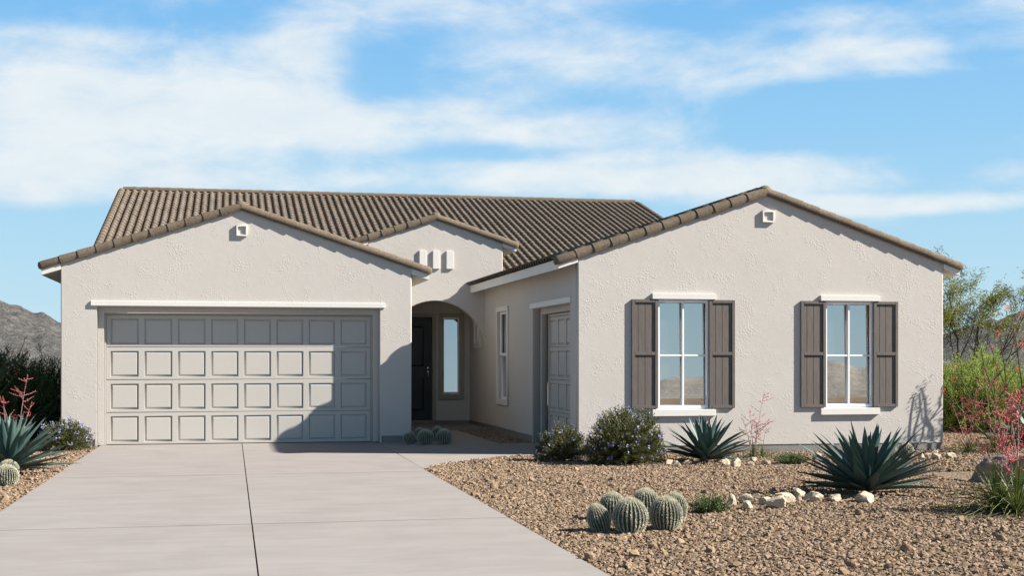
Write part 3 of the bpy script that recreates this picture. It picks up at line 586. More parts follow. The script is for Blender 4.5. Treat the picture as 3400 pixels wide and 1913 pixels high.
def gravel():
    X, Y, SZ = [], [], []
    for n, bx, lo, hi in ((230000, (2.7, 9.5, -17, -6), .011, .030), (150000, (2.7, 18.5, -8, 3), .014, .034), (95000, (-7, -2.3, -17.5, 2.5), .012, .030), (14000, (5.0, 5.68, -.73, 4.08), .010, .022), (26000, (11.5, 24, 2, 14), .03, .07), (12000, (-14, -3.0, 2, 16), .03, .07)):
        x, y = scatter(n, *bx); X.append(x); Y.append(y); SZ.append(lo + (hi - lo) * rng.random(len(x)) ** 2.2)
    x, y, s = map(np.concatenate, (X, Y, SZ)); n = len(x); z = -.022 + rng.uniform(-.2, .55, n) * s
    near_slab = ((np.abs(x - 2.755) < .05) | (np.abs(x + 2.385) < .05)); z[near_slab] -= .006
    me = bpy.data.meshes.new('gravel'); me.vertices.add(n); me.vertices.foreach_set('co', np.stack([x, y, z], 1).astype(np.float32).ravel())
    def at(nm, ty, key, arr):
        a = me.attributes.new(nm, ty, 'POINT'); a.data.foreach_set(key, arr)
    at('rot', 'FLOAT_VECTOR', 'vector', np.stack([rng.uniform(-.7, .7, n), rng.uniform(-.7, .7, n), rng.uniform(0, 6.28, n)], 1).astype(np.float32).ravel())
    at('scl', 'FLOAT', 'value', s.astype(np.float32)); at('idx', 'INT', 'value', rng.integers(0, 6, n).astype(np.int32)); me.update()
    o = tag(ob('gravel', me), 'tan crushed stone gravel covering the whole front yard', 'gravel', None, 'stuff')
    g = bpy.data.node_groups.new('gravel_scatter', 'GeometryNodeTree'); g.interface.new_socket('Geometry', in_out='INPUT', socket_type='NodeSocketGeometry'); g.interface.new_socket('Geometry', in_out='OUTPUT', socket_type='NodeSocketGeometry')
    gi, go = g.nodes.new('NodeGroupInput'), g.nodes.new('NodeGroupOutput'); L = g.links.new
    iop = g.nodes.new('GeometryNodeInstanceOnPoints'); g2i = g.nodes.new('GeometryNodeGeometryToInstance')
    for k in range(6):
        ic = g.nodes.new('GeometryNodeMeshIcoSphere'); ic.inputs['Radius'].default_value = 1; ic.inputs['Subdivisions'].default_value = 1
        rv = g.nodes.new('FunctionNodeRandomValue'); rv.data_type = 'FLOAT_VECTOR'; rv.inputs[0].default_value = (-.42,) * 3; rv.inputs[1].default_value = (.42,) * 3; rv.inputs['Seed'].default_value = 31 + k * 17
        sp = g.nodes.new('GeometryNodeSetPosition'); L(ic.outputs['Mesh'], sp.inputs['Geometry']); L(rv.outputs[0], sp.inputs['Offset'])
        tr = g.nodes.new('GeometryNodeTransform'); L(sp.outputs[0], tr.inputs[0]); tr.inputs['Scale'].default_value = (1.15, .8 + .08 * (k % 3), .62 + .08 * (k % 2))
        sm = g.nodes.new('GeometryNodeSetMaterial'); sm.inputs['Material'].default_value = M['gravel_stone']; L(tr.outputs[0], sm.inputs[0]); L(sm.outputs[0], g2i.inputs[0])
    def na(nm, ty):
        q = g.nodes.new('GeometryNodeInputNamedAttribute'); q.data_type = ty; q.inputs[0].default_value = nm; return q.outputs[0]
    L(gi.outputs[0], iop.inputs['Points']); L(g2i.outputs[0], iop.inputs['Instance']); iop.inputs['Pick Instance'].default_value = True
    L(na('idx', 'INT'), iop.inputs['Instance Index']); L(na('scl', 'FLOAT'), iop.inputs['Scale'])
    e2r = g.nodes.new('FunctionNodeEulerToRotation'); L(na('rot', 'FLOAT_VECTOR'), e2r.inputs[0]); L(e2r.outputs[0], iop.inputs['Rotation'])
    L(iop.outputs[0], go.inputs[0]); md = o.modifiers.new('scatter', 'NODES'); md.node_group = g
gravel()
# ------------------------------------------------------------------ rocks
def rock_mesh(name, seed, m, cuts=9, sub=2, nz=.10):
    r_ = random.Random(seed); bm = bmesh.new(); bmesh.ops.create_icosphere(bm, subdivisions=sub, radius=1)
    for _ in range(cuts):
        n = Vector((r_.gauss(0, 1), r_.gauss(0, 1), r_.gauss(0, .8))).normalized(); d = r_.uniform(.42, .78)
        for v in bm.verts:
            e = v.co.dot(n) - d
            if e > 0: v.co -= n * e
    for v in bm.verts:
        v.co *= 1 + nz * mn.noise(v.co * 2.3 + Vector((seed, 0, 0))) + nz * .5 * mn.noise(v.co * 6 + Vector((0, seed, 0)))
    ext = [max(abs(getattr(v.co, a)) for v in bm.verts) for a in 'xyz']
    for v in bm.verts: v.co = Vector((v.co.x / ext[0], v.co.y / ext[1], v.co.z / ext[2]))
    me = bpy.data.meshes.new(name); bm.to_mesh(me); bm.free(); me.materials.append(M[m])
    return me
def rock(box, label, seed, m='lime_rock', name='rock', group=None, dep=.85, sub=3):
    u0, u1, v0, v1 = box; p = G((u0 + u1) / 2, v1 - .12 * (v1 - v0)); k = px_per_m(p); w = (u1 - u0) / k; h = (v1 - v0) / k
    o = ob(name, rock_mesh(name, seed, m, 15, sub, .16), None, (p.x, p.y + w * dep * .3, h * .32), (0, 0, random.uniform(-.35, .35)), (w / 2 * 1.06, w / 2 * dep, h * .74))
    return tag(o, label, 'rock', group)
FR, WR = 'pale rocks edging the bed in front of the large agave', 'pale rocks lined along the wing wall'
front = [((2418, 2448, 1647, 1682), 'pale rock half hidden behind the low green shrub by the cactus cluster'), ((2456, 2508, 1641, 1677), 'blocky pale rock just right of the low green shrub'), ((2465, 2505, 1668, 1696), 'small rounded rock in front of the blocky pale rock'),
         ((2516, 2576, 1644, 1682), 'broad pale rock behind the foremost pointed rock'), ((2552, 2620, 1654, 1693), 'foremost pointed pale rock of the front row'), ((2581, 2647, 1637, 1674), 'pale rock just behind and right of the pointed one'), ((2630, 2679, 1625, 1655), 'rearmost pale rock under the agave leaf tips'),
         ((2641, 2666, 1641, 1666), 'smallest pale rock wedged in the front row'), ((2674, 2728, 1636, 1663), 'flat pale rock in the middle right of the front row'), ((2693, 2742, 1645, 1671), 'low pale rock in front of the flat one'), ((2750, 2810, 1639, 1671), 'white angular rock left of the large agave base'), ((2837, 2913, 1636, 1673), 'largest pale rock right in front of the large agave base')]
for i, (b, l) in enumerate(front): rock(b, l, 100 + i, group=FR)
wallr = [((2208, 2238, 1530, 1549), 'leftmost small rock of the wall row beside the big shrub'), ((2235, 2262, 1533, 1553), 'second small rock of the wall row beside the big shrub'), ((2248, 2277, 1522, 1533), 'flat rock behind the small rocks beside the big shrub'), ((2265, 2303, 1528, 1546), 'oblong rock left of the middle agave base'),
         ((2397, 2427, 1528, 1550), 'rock just right of the middle agave base'), ((2424, 2469, 1526, 1554), 'widest pale rock between middle agave and red yucca'), ((2481, 2507, 1531, 1550), 'small upright rock in front of the middle red yucca'), ((2488, 2520, 1522, 1538), 'rock tucked under the middle red yucca'), ((2535, 2564, 1529, 1546), 'rock left of the low shrub under the wall'),
         ((2700, 2742, 1505, 1530), 'rock right of the low shrub under the far window'), ((2743, 2783, 1507, 1531), 'rock under the far window beside the large agave tips'), ((3052, 3074, 1509, 1528), 'rock at the foot of the far barrel cactus'), ((3072, 3097, 1505, 1523), 'upright rock by the house corner'), ((3097, 3133, 1509, 1528), 'long rock in front of the house corner'), ((3094, 3120, 1498, 1511), 'small rock behind the long rock at the house corner'), ((3145, 3185, 1505, 1523), 'lone rock right of the house corner')]
for i, (b, l) in enumerate(wallr): rock(b, l, 200 + i, group=WR)
rock((3258, 3500, 1508, 1614), 'large grey brown boulder behind the red yucca', 400, 'boulder_rock', 'boulder', None, .8, 4)
cob = [rock_mesh('cobble', 500 + i, 'cobble_stone', 8, 2, .12) for i in range(5)]; placed = []
while len(placed) < 150:
    u, v = rng.uniform(1200, 3400), rng.uniform(1540, 1905) if rng.random() < .85 else rng.uniform(1540, 1700)
    if len(placed) > 132: u, v = rng.uniform(0, 330), rng.uniform(1500, 1690)
    p = G(u, v)
    if not bare(np.array([p.x]), np.array([p.y]))[0] or p.y > -4.3 and p.x > 0 or any((p - q).length < .26 for q in placed): continue
    if any((p - G(a, b)).length < r_ for a, b, r_ in ((2110, 1750, .5), (2879, 1640, .5), (2370, 1680, .4))): continue
    placed.append(p); s = rng.uniform(.026, .05)
    tag(ob('cobble', cob[len(placed) % 5], None, (p.x, p.y, s * .28), (rng.uniform(-.5, .5), rng.uniform(-.5, .5), rng.uniform(0, 6.28)), (s * 1.15, s * .95, s * .85)), 'tan cobble lying loose in the gravel, bigger than the stones around it', 'cobble', 'cobbles lying in the gravel')
# ------------------------------------------------------------------ barrel cacti
def cactus_meshes(seed, ribs=26):
    na, nb = ribs * 4, 22; V = []; r_ = random.Random(seed)
    for j in range(nb):
        ph = R(-52 + (142 - 3) * j / (nb - 1)); 
        for i in range(na):
            th = 2 * math.pi * i / na; rib = (math.cos(ribs * th) * .5 + .5) ** .8; rr = (.83 + .17 * rib * min(1, math.cos(ph) * 1.6)) * math.cos(ph); V.append((rr * math.cos(th), rr * math.sin(th), .92 * (.95 + .05 * rib) * math.sin(ph)))
    Fc = [(j * na + i, j * na + (i + 1) % na, (j + 1) * na + (i + 1) % na, (j + 1) * na + i) for j in range(nb - 1) for i in range(na)]; Fc.append(tuple((nb - 1) * na + i for i in range(na)))
    body = raw('body', V, Fc, 'cactus_skin', True); P, D, Ls = [], [], []
    for k in range(ribs):
        th = 2 * math.pi * k / ribs
        for j in range(19):
            ph = R(-42 + 126 * j / 18); top = max(0, (ph - R(45)) / R(40)); p = Vector((math.cos(th) * math.cos(ph), math.sin(th) * math.cos(ph), .92 * math.sin(ph))); n = Vector((p.x, p.y, p.z)).normalized(); tx = Vector((-math.sin(th), math.cos(th), 0)); ty = n.cross(tx)
            for q in range(9):
                a = q * 2 * math.pi / 8 + r_.uniform(-.2, .2); d = (n * (.7 if q < 8 else 1.6) + (tx * math.cos(a) * .55 + ty * math.sin(a)) * (1 if q < 8 else .15)) ; P.append(p * .985); D.append(d + Vector((0, 0, .25 * top))); Ls.append(r_.uniform(.11, .18) * (1 + .25 * top))
    for _ in range(520):
        a = r_.uniform(0, 6.28); q = r_.random() ** .5 * .42; p = Vector((q * math.cos(a), q * math.sin(a), .92 * math.sqrt(1 - q * q))); P.append(p * .97); D.append(Vector((q * math.cos(a) + r_.gauss(0, .4), q * math.sin(a) + r_.gauss(0, .4), .9))); Ls.append(r_.uniform(.10, .16))
    V, Fq = leaves(np.array(P), np.array(D), np.array(Ls), .026, .1); return body, raw('spines', V, Fq, 'spine')
cm = [cactus_meshes(5, 26), cactus_meshes(9, 24), cactus_meshes(14, 28)]
def barrel_cactus(uc, vb, wpx, hpx, label, group, tilt=(0, 0), back=0.):
    p = G(uc, vb); k = px_per_m(p); r = wpx / k / 2; h = hpx / k; zs = h / (2 * r) / .86
    bdy, sp = cm[int(uc) % 3]
    t = thing('barrel_cactus', label, 'cactus', (p.x, p.y + r * .8 + back, 0), group); t.rotation_euler = (tilt[0], tilt[1], rng.uniform(0, 6.28) if not any(tilt) else 0)
    for nm, me in (('body', bdy), ('spines', sp)):
        o = ob(nm, me, t, (0, 0, r * .72 * zs), None, (r * .93, r * .93, r * zs))
        if nm == 'spines': o['kind'] = 'stuff'
g1 = 'barrel cacti clustered in the front gravel'
barrel_cactus(2008, 1766, 80, 92, 'leftmost leaning barrel cactus of the front cluster', g1, (.05, -.32)); barrel_cactus(2107, 1772, 124, 112, 'large barrel cactus at the front centre of the front cluster', g1); barrel_cactus(2226, 1762, 116, 108, 'large barrel cactus at the front right of the front cluster', g1)
barrel_cactus(2046, 1728, 96, 88, 'barrel cactus behind the leaning one in the front cluster', g1, (0, 0)); barrel_cactus(2157, 1722, 100, 94, 'rearmost tallest barrel cactus in the middle of the front cluster', g1); barrel_cactus(2254, 1733, 82, 92, 'rearmost right barrel cactus of the front cluster by the low shrub', g1)
g2 = 'shaded barrel cacti beside the entry walk'
barrel_cactus(1366, 1476.5, 46, 43, 'small shaded barrel cactus nearest the garage corner', g2, (.0, -.22)); barrel_cactus(1416, 1477.5, 60, 50, 'shaded barrel cactus at the front centre by the entry walk', g2); barrel_cactus(1478, 1476.5, 58, 50, 'shaded barrel cactus on the right by the entry walk', g2)
barrel_cactus(1396, 1468, 44, 46, 'shaded barrel cactus behind, between the small and centre ones by the garage', g2); barrel_cactus(1455, 1467, 46, 50, 'tallest shaded barrel cactus at the back by the entry walk', g2)
g3 = 'barrel cacti at the left edge'
barrel_cactus(17, 1613, 80, 66, 'barrel cactus in front of the left agave', g3); barrel_cactus(24, 1588, 70, 58, 'barrel cactus just behind its twin under the left agave', g3)
g4 = 'barrel cacti between the large agave and the wall'
barrel_cactus(3019, 1522, 54, 50, 'rightmost barrel cactus behind the large agave by the wall', g4); barrel_cactus(2966, 1533, 46, 58, 'barrel cactus half hidden behind the large agave leaves', g4); barrel_cactus(2890, 1527, 46, 52, 'barrel cactus mostly hidden behind the large agave centre', g4)
# ------------------------------------------------------------------ agaves
def agave_leaf(bend, wid, m):
    V = []; st = [0, .10, .25, .42, .60, .76, .90, 1.0]; w = [.55, .66, .88, 1., .90, .66, .30, .015]
    for s, k in zip(st, w):
        z = bend * s * s; hw = .043 * wid * k; V += [(s, -hw, z + hw * .55), (s, 0, z - .010 * k), (s, hw, z + hw * .55)]
    n = len(st); Fc = [(i * 3 + j, i * 3 + 3 + j, i * 3 + 4 + j, i * 3 + 1 + j) for i in range(n - 1) for j in (0, 1)]
    me = raw('leaf', V, Fc, m, True); return me
al = {m: [agave_leaf(b, w, m) for b, w in ((-.05, 1.), (.04, 1.05), (-.13, .95), (-.02, .85))] for m in ('agave_leaf', 'variegated_leaf')}
def agave(p, h, n, label, m='agave_leaf', seed=1, thick=1., low=2, group=None):
    r_ = random.Random(seed); t = thing('agave', label, 'agave', p, group)
    for i in range(n):
        f = (i + .5) / n; a = i * 2.39996 + r_.uniform(-.15, .15); el = R(87 - (87 - low) * f ** .80 + r_.uniform(-4, 4)); ln = h * (.80 + .28 * min(1, f * 1.8) - .12 * f) * r_.uniform(.9, 1.06)
        if f < .10: ln *= .9
        b = .045 * h * (.4 + f)
        ob('leaf', al[m][r_.randrange(4)], t, (b * math.cos(a), b * math.sin(a), .03 + .10 * h * (1 - f)), (r_.uniform(-.35, .35), -el, a), (ln, thick * h * r_.uniform(.95, 1.15), h))
agave(G(2879, 1640), 0.90, 78, 'largest dark blue green agave behind the pale front rocks', seed=3, thick=1.32, low=6); agave(G(2345, 1534), 0.78, 64, 'medium dark green agave under the near window', seed=8, thick=1.34, low=6); agave(G(22, 1572), .94, 80, 'blue green agave at the left edge behind barrel cacti', seed=12, thick=1.34, low=6)
agave(G(3432, 1480), .95, 46, 'variegated pale-edged agave cut off by the right edge', 'variegated_leaf', 21, 1.5)
# ------------------------------------------------------------------ flowering shrubs
def shrub(uc, vb, wpx, hpx, label, leafmat, ntw, nlf, lsize, fl=0, group=None, name='shrub', dens=.25, cat='shrub', dep=.85, lw=.42, jit=.10):
    p = G(uc, vb); k = px_per_m(p); rx = wpx / k / 2; H_ = hpx / k; ry = rx * dep; t = thing(name, label, cat, (p.x, p.y + ry * .75, -.01), group)
    d = unit(ntw); d[:, 2] = np.abs(d[:, 2]) * 1.1 - .12; d /= np.linalg.norm(d, axis=1, keepdims=True)
    lump = np.array([1 + jit * 1.6 * mn.noise(Vector(q) * 2.2 + Vector((uc, 0, 0))) for q in d]) + rng.normal(0, jit * .5, ntw)
    E_ = np.stack([d[:, 0] * rx, d[:, 1] * ry, np.maximum(.02, .12 * H_ + d[:, 2] * H_ * .88)], 1) * np.clip(lump, .7, 1.25)[:, None]
    B_ = np.stack([rng.normal(0, .05 * rx, ntw), rng.normal(0, .05 * rx, ntw), np.full(ntw, .02)], 1)
    ts = dens + (1.03 - dens) * rng.random((ntw, nlf)) ** .6; P = B_[:, None] + (E_ - B_)[:, None] * ts[:, :, None]; P[:, :, 2] += .06 * H_ * np.sin(ts * math.pi); P = P.reshape(-1, 3) + rng.normal(0, lsize * .35, (ntw * nlf, 3)); P[:, 2] = np.maximum(P[:, 2], .01)
    D = np.repeat(E_ - B_, nlf, 0); D /= np.linalg.norm(D, axis=1, keepdims=True) + 1e-6; D = D + unit(len(D)) * .95 + np.array([0, 0, .35])
    V, Fq = leaves(P, D, lsize * rng.uniform(.7, 1.3, len(P)), lsize * lw); tag(ob('foliage', raw('foliage', V, Fq, leafmat), t), kind='stuff')
    parts = [tube([B_[i], B_[i] * .5 + E_[i] * .5 + np.array([0, 0, .06 * H_]), E_[i]], [.006, .004, .002], 3, False) for i in range(0, ntw, 3)]; v, f = merge(parts); tag(ob('twigs', raw('twigs', v, f, 'twig'), t), kind='stuff')
    if fl:
        ii = [i for i in range(ntw) if d[i, 2] > -.05]; sel = rng.choice(ii, min(fl, len(ii)), replace=False); Pf = E_[sel] * 1.03; Q = []; DD = []
        for q in Pf:
            for _ in range(rng.integers(1, 4)):
                c = q + rng.normal(0, .016, 3); n_ = unit(1)[0] + np.array([.2, -.5, .6])
                for s in range(5): Q.append(c); DD.append(np.cross(n_, unit(1)[0]) + n_ * .25)
        V, Fq = leaves(np.array(Q), np.array(DD), .021, .016, .05); tag(ob('blossoms', raw('blossoms', V, Fq, 'lavender_petal'), t), kind='stuff')
    return t
gs = 'rounded shrubs with small lavender flowers'
shrub(1880, 1534, 178, 116, 'smaller rounded shrub with lavender flowers beside the walkway', 'shrub_leaf', 420, 42, .026, 90, gs); shrub(2105, 1546, 272, 182, 'largest rounded shrub with lavender flowers left of the near window', 'shrub_leaf', 800, 46, .030, 110, gs); shrub(210, 1499, 178, 100, 'low rounded shrub with lavender flowers at the garage left corner', 'shrub_leaf', 420, 42, .026, 95, gs)
# low wispy shrubs
def wispy(uc, vb, wpx, hpx, label):
    p = G(uc, vb); k = px_per_m(p); rx = wpx / k / 2; H_ = hpx / k; t = thing('wispy_shrub', label, 'shrub', (p.x, p.y + rx * .45, -.01), 'low wispy green shrubs'); P, D, parts = [], [], []
    for i in range(210):
        a = rng.uniform(0, 6.28); q = rng.random() ** .6; b = np.array([.55 * rx * q * math.cos(a), .4 * rx * q * math.sin(a), 0]); e = np.array([rx * (q + rng.normal(0, .12)) * math.cos(a), .65 * rx * q * math.sin(a), H_ * rng.uniform(.35, 1.) * (1 - .45 * q * q)])
        m_ = (b + e) / 2 + np.array([0, 0, .1 * H_]); parts.append(tube([b, m_, e], [.0035, .003, .0015], 3, False))
        for s in np.linspace(.12, 1, 13): P.append((1 - s) ** 2 * b + 2 * s * (1 - s) * m_ + s * s * e + rng.normal(0, .006, 3)); D.append(unit(1)[0] + np.array([0, 0, .5]))
    v, f = merge(parts); tag(ob('stems', raw('stems', v, f, 'wisp_leaf'), t), kind='stuff'); V, Fq = leaves(np.array(P), np.array(D), .022, .009); tag(ob('foliage', raw('foliage', V, Fq, 'wisp_leaf'), t), kind='stuff')
wispy(2368, 1706, 168, 72, 'low wispy green shrub right of the front barrel cactus cluster'); wispy(2637, 1544, 134, 50, 'low wispy green shrub between red yucca and large agave by the wall')
# ------------------------------------------------------------------ red yuccas
def strip(pts, w):
    V, Fc = [], []; n = len(pts)
    for i, q in enumerate(pts):
        q = Vector(q); t = Vector(pts[min(i + 1, n - 1)]) - Vector(pts[max(i - 1, 0)]); s = t.cross(Vector((0, 0, 1)))
        s = (s.normalized() if s.length > 1e-5 else Vector((1, 0, 0))) * w * (1 - (i / (n - 1)) ** 2 * .95) / 2; V += [q - s, q + Vector((0, 0, -w * .25)), q + s]
    for i in range(n - 1): Fc += [(i * 3, i * 3 + 1, i * 3 + 4, i * 3 + 3), (i * 3 + 1, i * 3 + 2, i * 3 + 5, i * 3 + 4)]
    return V, Fc
def yucca(p, label, hl, nl, stalks, fs=.016, lw=.010, seed=1, den=14):
    r_ = random.Random(seed); t = thing('red_yucca', label, 'yucca', p, 'red yuccas with coral flower spikes'); parts = []
    for i in range(nl):
        a = r_.uniform(0, 6.28); f = r_.random(); ln = hl * r_.uniform(.8, 1.3); el = R(88 - 76 * f); pts = []
        for k in range(7):
            s = k / 6; rr = ln * s * math.cos(el) * (1 + .25 * s); zz = ln * (s * math.sin(el) - s ** 2.4 * .50 * (.3 + f)); pts.append((rr * math.cos(a) + .02 * hl * math.cos(a), rr * math.sin(a), max(.01, zz)))
        parts.append(strip(pts, lw))
    v, f = merge(parts); tag(ob('leaves', raw('leaves', v, f, 'yucca_leaf'), t), kind='stuff'); FP = []
    for (dx, dy, h, lean) in stalks:
        base = Vector((dx, dy, .02)); pts = []; n = 9; a = r_.uniform(0, 6.28); hh = []
        for k in range(n): s = k / (n - 1); pts.append(base + Vector((lean[0] * s ** 1.6, lean[1] * s ** 1.6, h * s)))
        hh.append(tube(pts, [.0075 - .0055 * k / (n - 1) for k in range(n)], 5)); tops = []
        for k in range(den):
            s = r_.uniform(.30, .97); b = base + Vector((lean[0] * s ** 1.6, lean[1] * s ** 1.6, h * s)); a = r_.uniform(0, 6.28); L_ = h * .26 * (1.25 - s) * r_.uniform(.6, 1.3) + .05; e = b + Vector((math.cos(a) * L_, math.sin(a) * L_ * .8, L_ * r_.uniform(.05, .8))); m_ = (b + e) / 2 + Vector((0, 0, -.06 * L_)); hh.append(tube([b, m_, e], [.0035, .003, .0015], 4, False)); tops.append((b, m_, e))
        tops.append((pts[-3], pts[-2], pts[-1]))
        for b, m_, e in tops:
            ln = (e - b).length
            for q in range(max(3, int(ln / (fs * 1.35)))):
                s = r_.uniform(.25, 1); FP.append((1 - s) ** 2 * b + 2 * s * (1 - s) * m_ + s * s * e + Vector((r_.gauss(0, .5), r_.gauss(0, .5), r_.gauss(0, .4))) * fs)
        v, f = merge(hh); ob('flower_stalk', raw('flower_stalk', v, f, 'pink_stalk'), t)
    o8 = np.array([(0, 0, .9), (.5, 0, .1), (0, .5, .1), (-.5, 0, .1), (0, -.5, .1), (0, 0, -.75)]); q8 = np.array([(0, 1, 2), (0, 2, 3), (0, 3, 4), (0, 4, 1), (5, 2, 1), (5, 3, 2), (5, 4, 3), (5, 1, 4)])
    n = len(FP); c = np.array([tuple(q) for q in FP]); rot = np.array([np.array(Euler((r_.uniform(-.9, .9), r_.uniform(-.9, .9), 0)).to_matrix()) for _ in range(n)]); V = np.einsum('nij,kj->nki', rot, o8) * (fs * rng.uniform(.7, 1.25, n))[:, None, None] + c[:, None]; F8 = (q8[None] + (np.arange(n) * 6)[:, None, None]).reshape(-1, 3)
    tag(ob('flowers', raw('flowers', V.reshape(-1, 3), F8, 'coral_petal', True), t), kind='stuff')
yucca(G(2500, 1521), 'slender red yucca against the wall between the two windows', .30, 90, [(0, 0, .78, (-.06, 0)), (.05, .02, 1.05, (.16, 0)), (-.03, 0, .62, (-.14, .02)), (.02, -.02, .55, (.05, 0))], .010, .008, 2, 11)
yucca(G(2530, 1518), 'small grass-like red yucca tuft beside the slender flowering one', .26, 55, [(0, 0, .45, (.08, 0))], .008, .008, 3, 6)
yucca(G(3214, 1503), 'red yucca just right of the house corner behind the lone rock', .40, 110, [(0, 0, .95, (-.12, .05)), (.04, 0, .75, (.12, 0)), (-.05, 0, .8, (-.25, 0)), (.03, .03, 1.15, (.22, 0))], .016, .010, 5, 10)
yucca(G(3300, 1503), 'red yucca further right in front of the green bush', .44, 110, [(0, 0, 1.25, (.1, 0)), (.04, 0, 1.0, (.3, 0)), (-.04, .02, 1.45, (-.14, 0)), (.05, .02, 1.2, (.42, 0))], .018, .011, 6, 11)
yucca(G(3311, 1698), 'nearest red yucca with tall arching flower spikes in front of the boulder', .62, 210, [(0, 0, 1.24, (.22, 0)), (.05, .02, 1.05, (.10, .05)), (.03, 0, .95, (.34, -.03))], .019, .014, 9, 11)
yucca(G(3378, 1706), 'red yucca tuft cut by the right edge in the foreground', .66, 200, [(0, 0, 1.28, (.02, 0)), (.05, .02, 1.1, (-.10, .05))], .019, .014, 10, 10)
yucca(G(60, 1500), 'red yucca behind the left agave', .42, 80, [(0, 0, 1.32, (.16, 0)), (-.08, 0, .95, (-.22, 0)), (.05, 0, .85, (.18, 0)), (-.2, 0, .95, (-.05, 0))], .013, .010, 14, 10)
# ------------------------------------------------------------------ bushes, ocotillos, tree beside the house
def big_bush(x, y, rx, ry, h, label, m, ntw, nlf, ls, seed):
    t = thing('feathery_bush', label, 'bush', (x, y, -.02)); d = unit(ntw); d[:, 2] = np.abs(d[:, 2]) * 1.15 - .12
    lump = np.array([1 + .38 * mn.noise(Vector(q) * 1.8 + Vector((seed, 0, 0))) + .2 * mn.noise(Vector(q) * 5 + Vector((0, seed, 0))) for q in d]); E_ = np.stack([d[:, 0] * rx, d[:, 1] * ry, np.maximum(.05, .1 * h + d[:, 2] * h * .9)], 1) * lump[:, None]; s0 = rng.uniform(.35, 1, ntw) ** .5; E_ *= s0[:, None]
    up = d * .55 + np.array([0, 0, .8]) + unit(ntw) * .4; up /= np.linalg.norm(up, axis=1, keepdims=True); L_ = rng.uniform(.22, .42, ntw)
    ts = rng.random((ntw, nlf)); P = (E_[:, None] + up[:, None] * (ts * L_[:, None])[:, :, None]).reshape(-1, 3) + rng.normal(0, ls * .3, (ntw * nlf, 3)); P[:, 2] = np.maximum(P[:, 2], .02); D = np.repeat(up, nlf, 0) + unit(ntw * nlf) * .75
    V, Fq = leaves(P, D, ls * rng.uniform(.6, 1.4, len(P)), ls * .2); tag(ob('foliage', raw('foliage', V, Fq, m), t), kind='stuff')
    parts = [tube([(rng.normal(0, .08), rng.normal(0, .08), 0), E_[i] * .55 + np.array([0, 0, .1]), E_[i] + up[i] * L_[i]], [.018, .009, .003], 4, False) for i in range(0, ntw, 5)]; v, f = merge(parts); tag(ob('branches', raw('branches', v, f, 'twig'), t), kind='stuff')
big_bush(16.5, 1.8, 1.8, 1.4, 1.30, 'bright green feathery bush right of the house', 'feather_leaf', 2300, 26, .085, 3.1); big_bush(19.5, 3.6, 1.7, 1.4, 1.12, 'green feathery bush farther right behind the ocotillo', 'feather_leaf', 1500, 24, .085, 8.4)
big_bush(-4.6, 2.6, 1.3, 1.4, 1.42, 'green feathery bush darkened for the shade left of the garage', 'shaded_feather_leaf', 1900, 26, .085, 5.2); big_bush(-6.7, 4.2, 1.5, 1.4, 1.5, 'shade-darkened green bush at the left edge behind the agave', 'shaded_feather_leaf', 1500, 26, .085, 6.6)
big_bush(-3.95, 4.2, .9, 1.0, 1.40, 'shade-darkened green bush close against the shaded garage side wall', 'shaded_feather_leaf', 900, 24, .085, 9.9)
def ocotillo(x, y, label, stems, seed, rad=.022, lf=1.):
    r_ = random.Random(seed); t = thing('ocotillo', label, 'ocotillo', (x, y, 0)); P, D, FPs, FD = [], [], [], []
    def wand(b, e, r, depth):
        b, e = Vector(b), Vector(e); mid = (b + e) / 2 + Vector((r_.gauss(0, .07), r_.gauss(0, .07), r_.uniform(-.05, .10))) * (e - b).length; pts = []
        for k in range(8): s = k / 7; pts.append((1 - s) ** 2 * b + 2 * s * (1 - s) * mid + s * s * e + Vector((r_.gauss(0, .012), r_.gauss(0, .012), 0)))
        v, f = tube(pts, [r * (1 - .62 * k / 7) for k in range(8)], 6); ob('stem', raw('stem', v, f, 'ocotillo_bark'), t)
        for k in range(int((e - b).length * 55 * lf)):
            s = r_.random(); q = (1 - s) ** 2 * b + 2 * s * (1 - s) * mid + s * s * e; P.append(q + Vector((r_.gauss(0, .012), r_.gauss(0, .012), 0))); D.append((r_.gauss(0, 1), r_.gauss(0, 1), r_.uniform(-.2, 1)))
        if depth == 0 or r_.random() < .5:
            for k in range(16): FPs.append(e + Vector((r_.gauss(0, .02), r_.gauss(0, .02), r_.uniform(-.06, .06)))); FD.append((r_.gauss(0, .8), r_.gauss(0, .8), r_.uniform(-.2, 1)))
        if depth:
            for _ in range(2):
                s = r_.uniform(.35, .75); q = (1 - s) ** 2 * b + 2 * s * (1 - s) * mid + s * s * e; dd = (e - b).normalized(); wand(q, q + Vector((dd.x * .5 + r_.gauss(0, .35), dd.y * .4 + r_.gauss(0, .25), dd.z * .8)) * (e - b).length * r_.uniform(.4, .65), r * .55, depth - 1)
    for (dx, dy, dz) in stems: wand((r_.gauss(0, .06), r_.gauss(0, .06), 0), (dx, dy, dz), rad, 1)
    V, Fq = leaves(np.array([tuple(q) for q in P]), np.array(D, float), .03, .014); tag(ob('foliage', raw('foliage', V, Fq, 'wisp_leaf'), t), kind='stuff'); V, Fq = leaves(np.array([tuple(q) for q in FPs]), np.array(FD, float), .035, .016); tag(ob('flowers', raw('flowers', V, Fq, 'ocotillo_flower'), t), kind='stuff')
oc = G(3339, 1495)
ocotillo(oc.x, oc.y, 'spiny branching ocotillo with red tips right of the house', [(-1.12, 0, .95), (-.85, .2, 1.45), (-.42, .1, 1.75), (-.12, 0, 2.05), (.22, .1, 2.15), (.55, 0, 1.9), (.9, .2, 1.5)], 4, .020, .8)
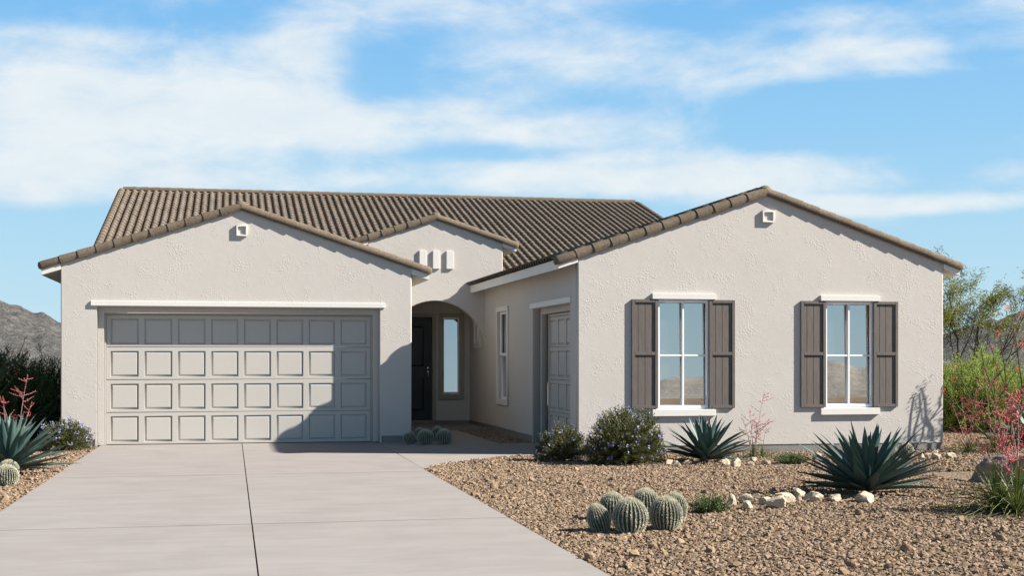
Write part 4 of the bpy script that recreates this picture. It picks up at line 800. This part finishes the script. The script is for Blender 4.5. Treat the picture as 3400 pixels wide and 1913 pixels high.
ocotillo(17.6, 0.2, 'spiny ocotillo at the right edge with upswept stems', [(-.7, 0, 1.7), (-.1, 0, 2.0), (.6, 0, 2.0), (1.2, 0, 1.8)], 17)
ocotillo(-4.7, .9, 'dark spiny ocotillo with red flowers left of the garage', [(-1.0, 0, 1.75), (-.55, .1, 1.95), (.1, 0, 1.9), (.55, .1, 1.8), (.95, 0, 1.75), (-.25, 0, 1.6)], 23)
def tree(x, y, label, seed):
    r_ = random.Random(seed); t = thing('desert_tree', label, 'tree', (x, y, -.05)); tr, P, D = [], [], []
    def br(b, d, ln, r, lv):
        n = 7 if lv == 0 else 5; pts = [b]; d = d.normalized()
        for k in range(n):
            d = (d + Vector((r_.gauss(0, .09), r_.gauss(0, .09), .07 if lv < 2 else .03))).normalized(); pts.append(pts[-1] + d * ln / n)
        tr.append(tube(pts, [r * (1 - .45 * k / n) for k in range(n + 1)], 6 if lv < 2 else 4, False))
        if lv >= 2:
            for q in pts[1:]:
                for _ in range(2 if lv == 2 else 6): P.append(q + Vector((r_.gauss(0, .05), r_.gauss(0, .05), r_.gauss(0, .05)))); D.append((r_.gauss(0, .7) + d.x, r_.gauss(0, .7) + d.y, r_.gauss(0, .5) + d.z * .5))
        if lv < 4:
            for k in range((4, 4, 3, 3)[lv]):
                i = (r_.randint(4, n) if lv == 0 else r_.randint(1, n)); w = (.38, .55, .6, .7)[lv]; e = Vector((r_.gauss(0, w), r_.gauss(0, w), r_.gauss(.05, .25))); br(pts[i], d + e, ln * (r_.uniform(.45, .62), r_.uniform(.5, .75), r_.uniform(.5, .7), .55)[lv], r * .45, lv + 1)
    for dx, dy, dz in ((.30, -.1, 1.), (.02, .15, 1.1), (.62, .1, .95), (-.28, .1, 1.05), (.85, -.15, .8)): br(Vector((0, 0, 0)), Vector((dx, dy, dz)), 2.2, .040, 0)
    keep = [i for i, q in enumerate(P) if q.z > 2.35 + r_.gauss(0, .15)]; P = [P[i] for i in keep]; D = [D[i] for i in keep]
    v, f = merge(tr); ob('trunk', raw('trunk', v, f, 'bark', True), t); V, Fq = leaves(np.array([tuple(q) for q in P]), np.array(D, float), rng.uniform(.05, .11, len(P)), .017); tag(ob('crown', raw('crown', V, Fq, 'willow_leaf'), t), kind='stuff')
tree(16.7, 3.6, 'airy desert tree with thin dark branches behind the right house corner', 6)
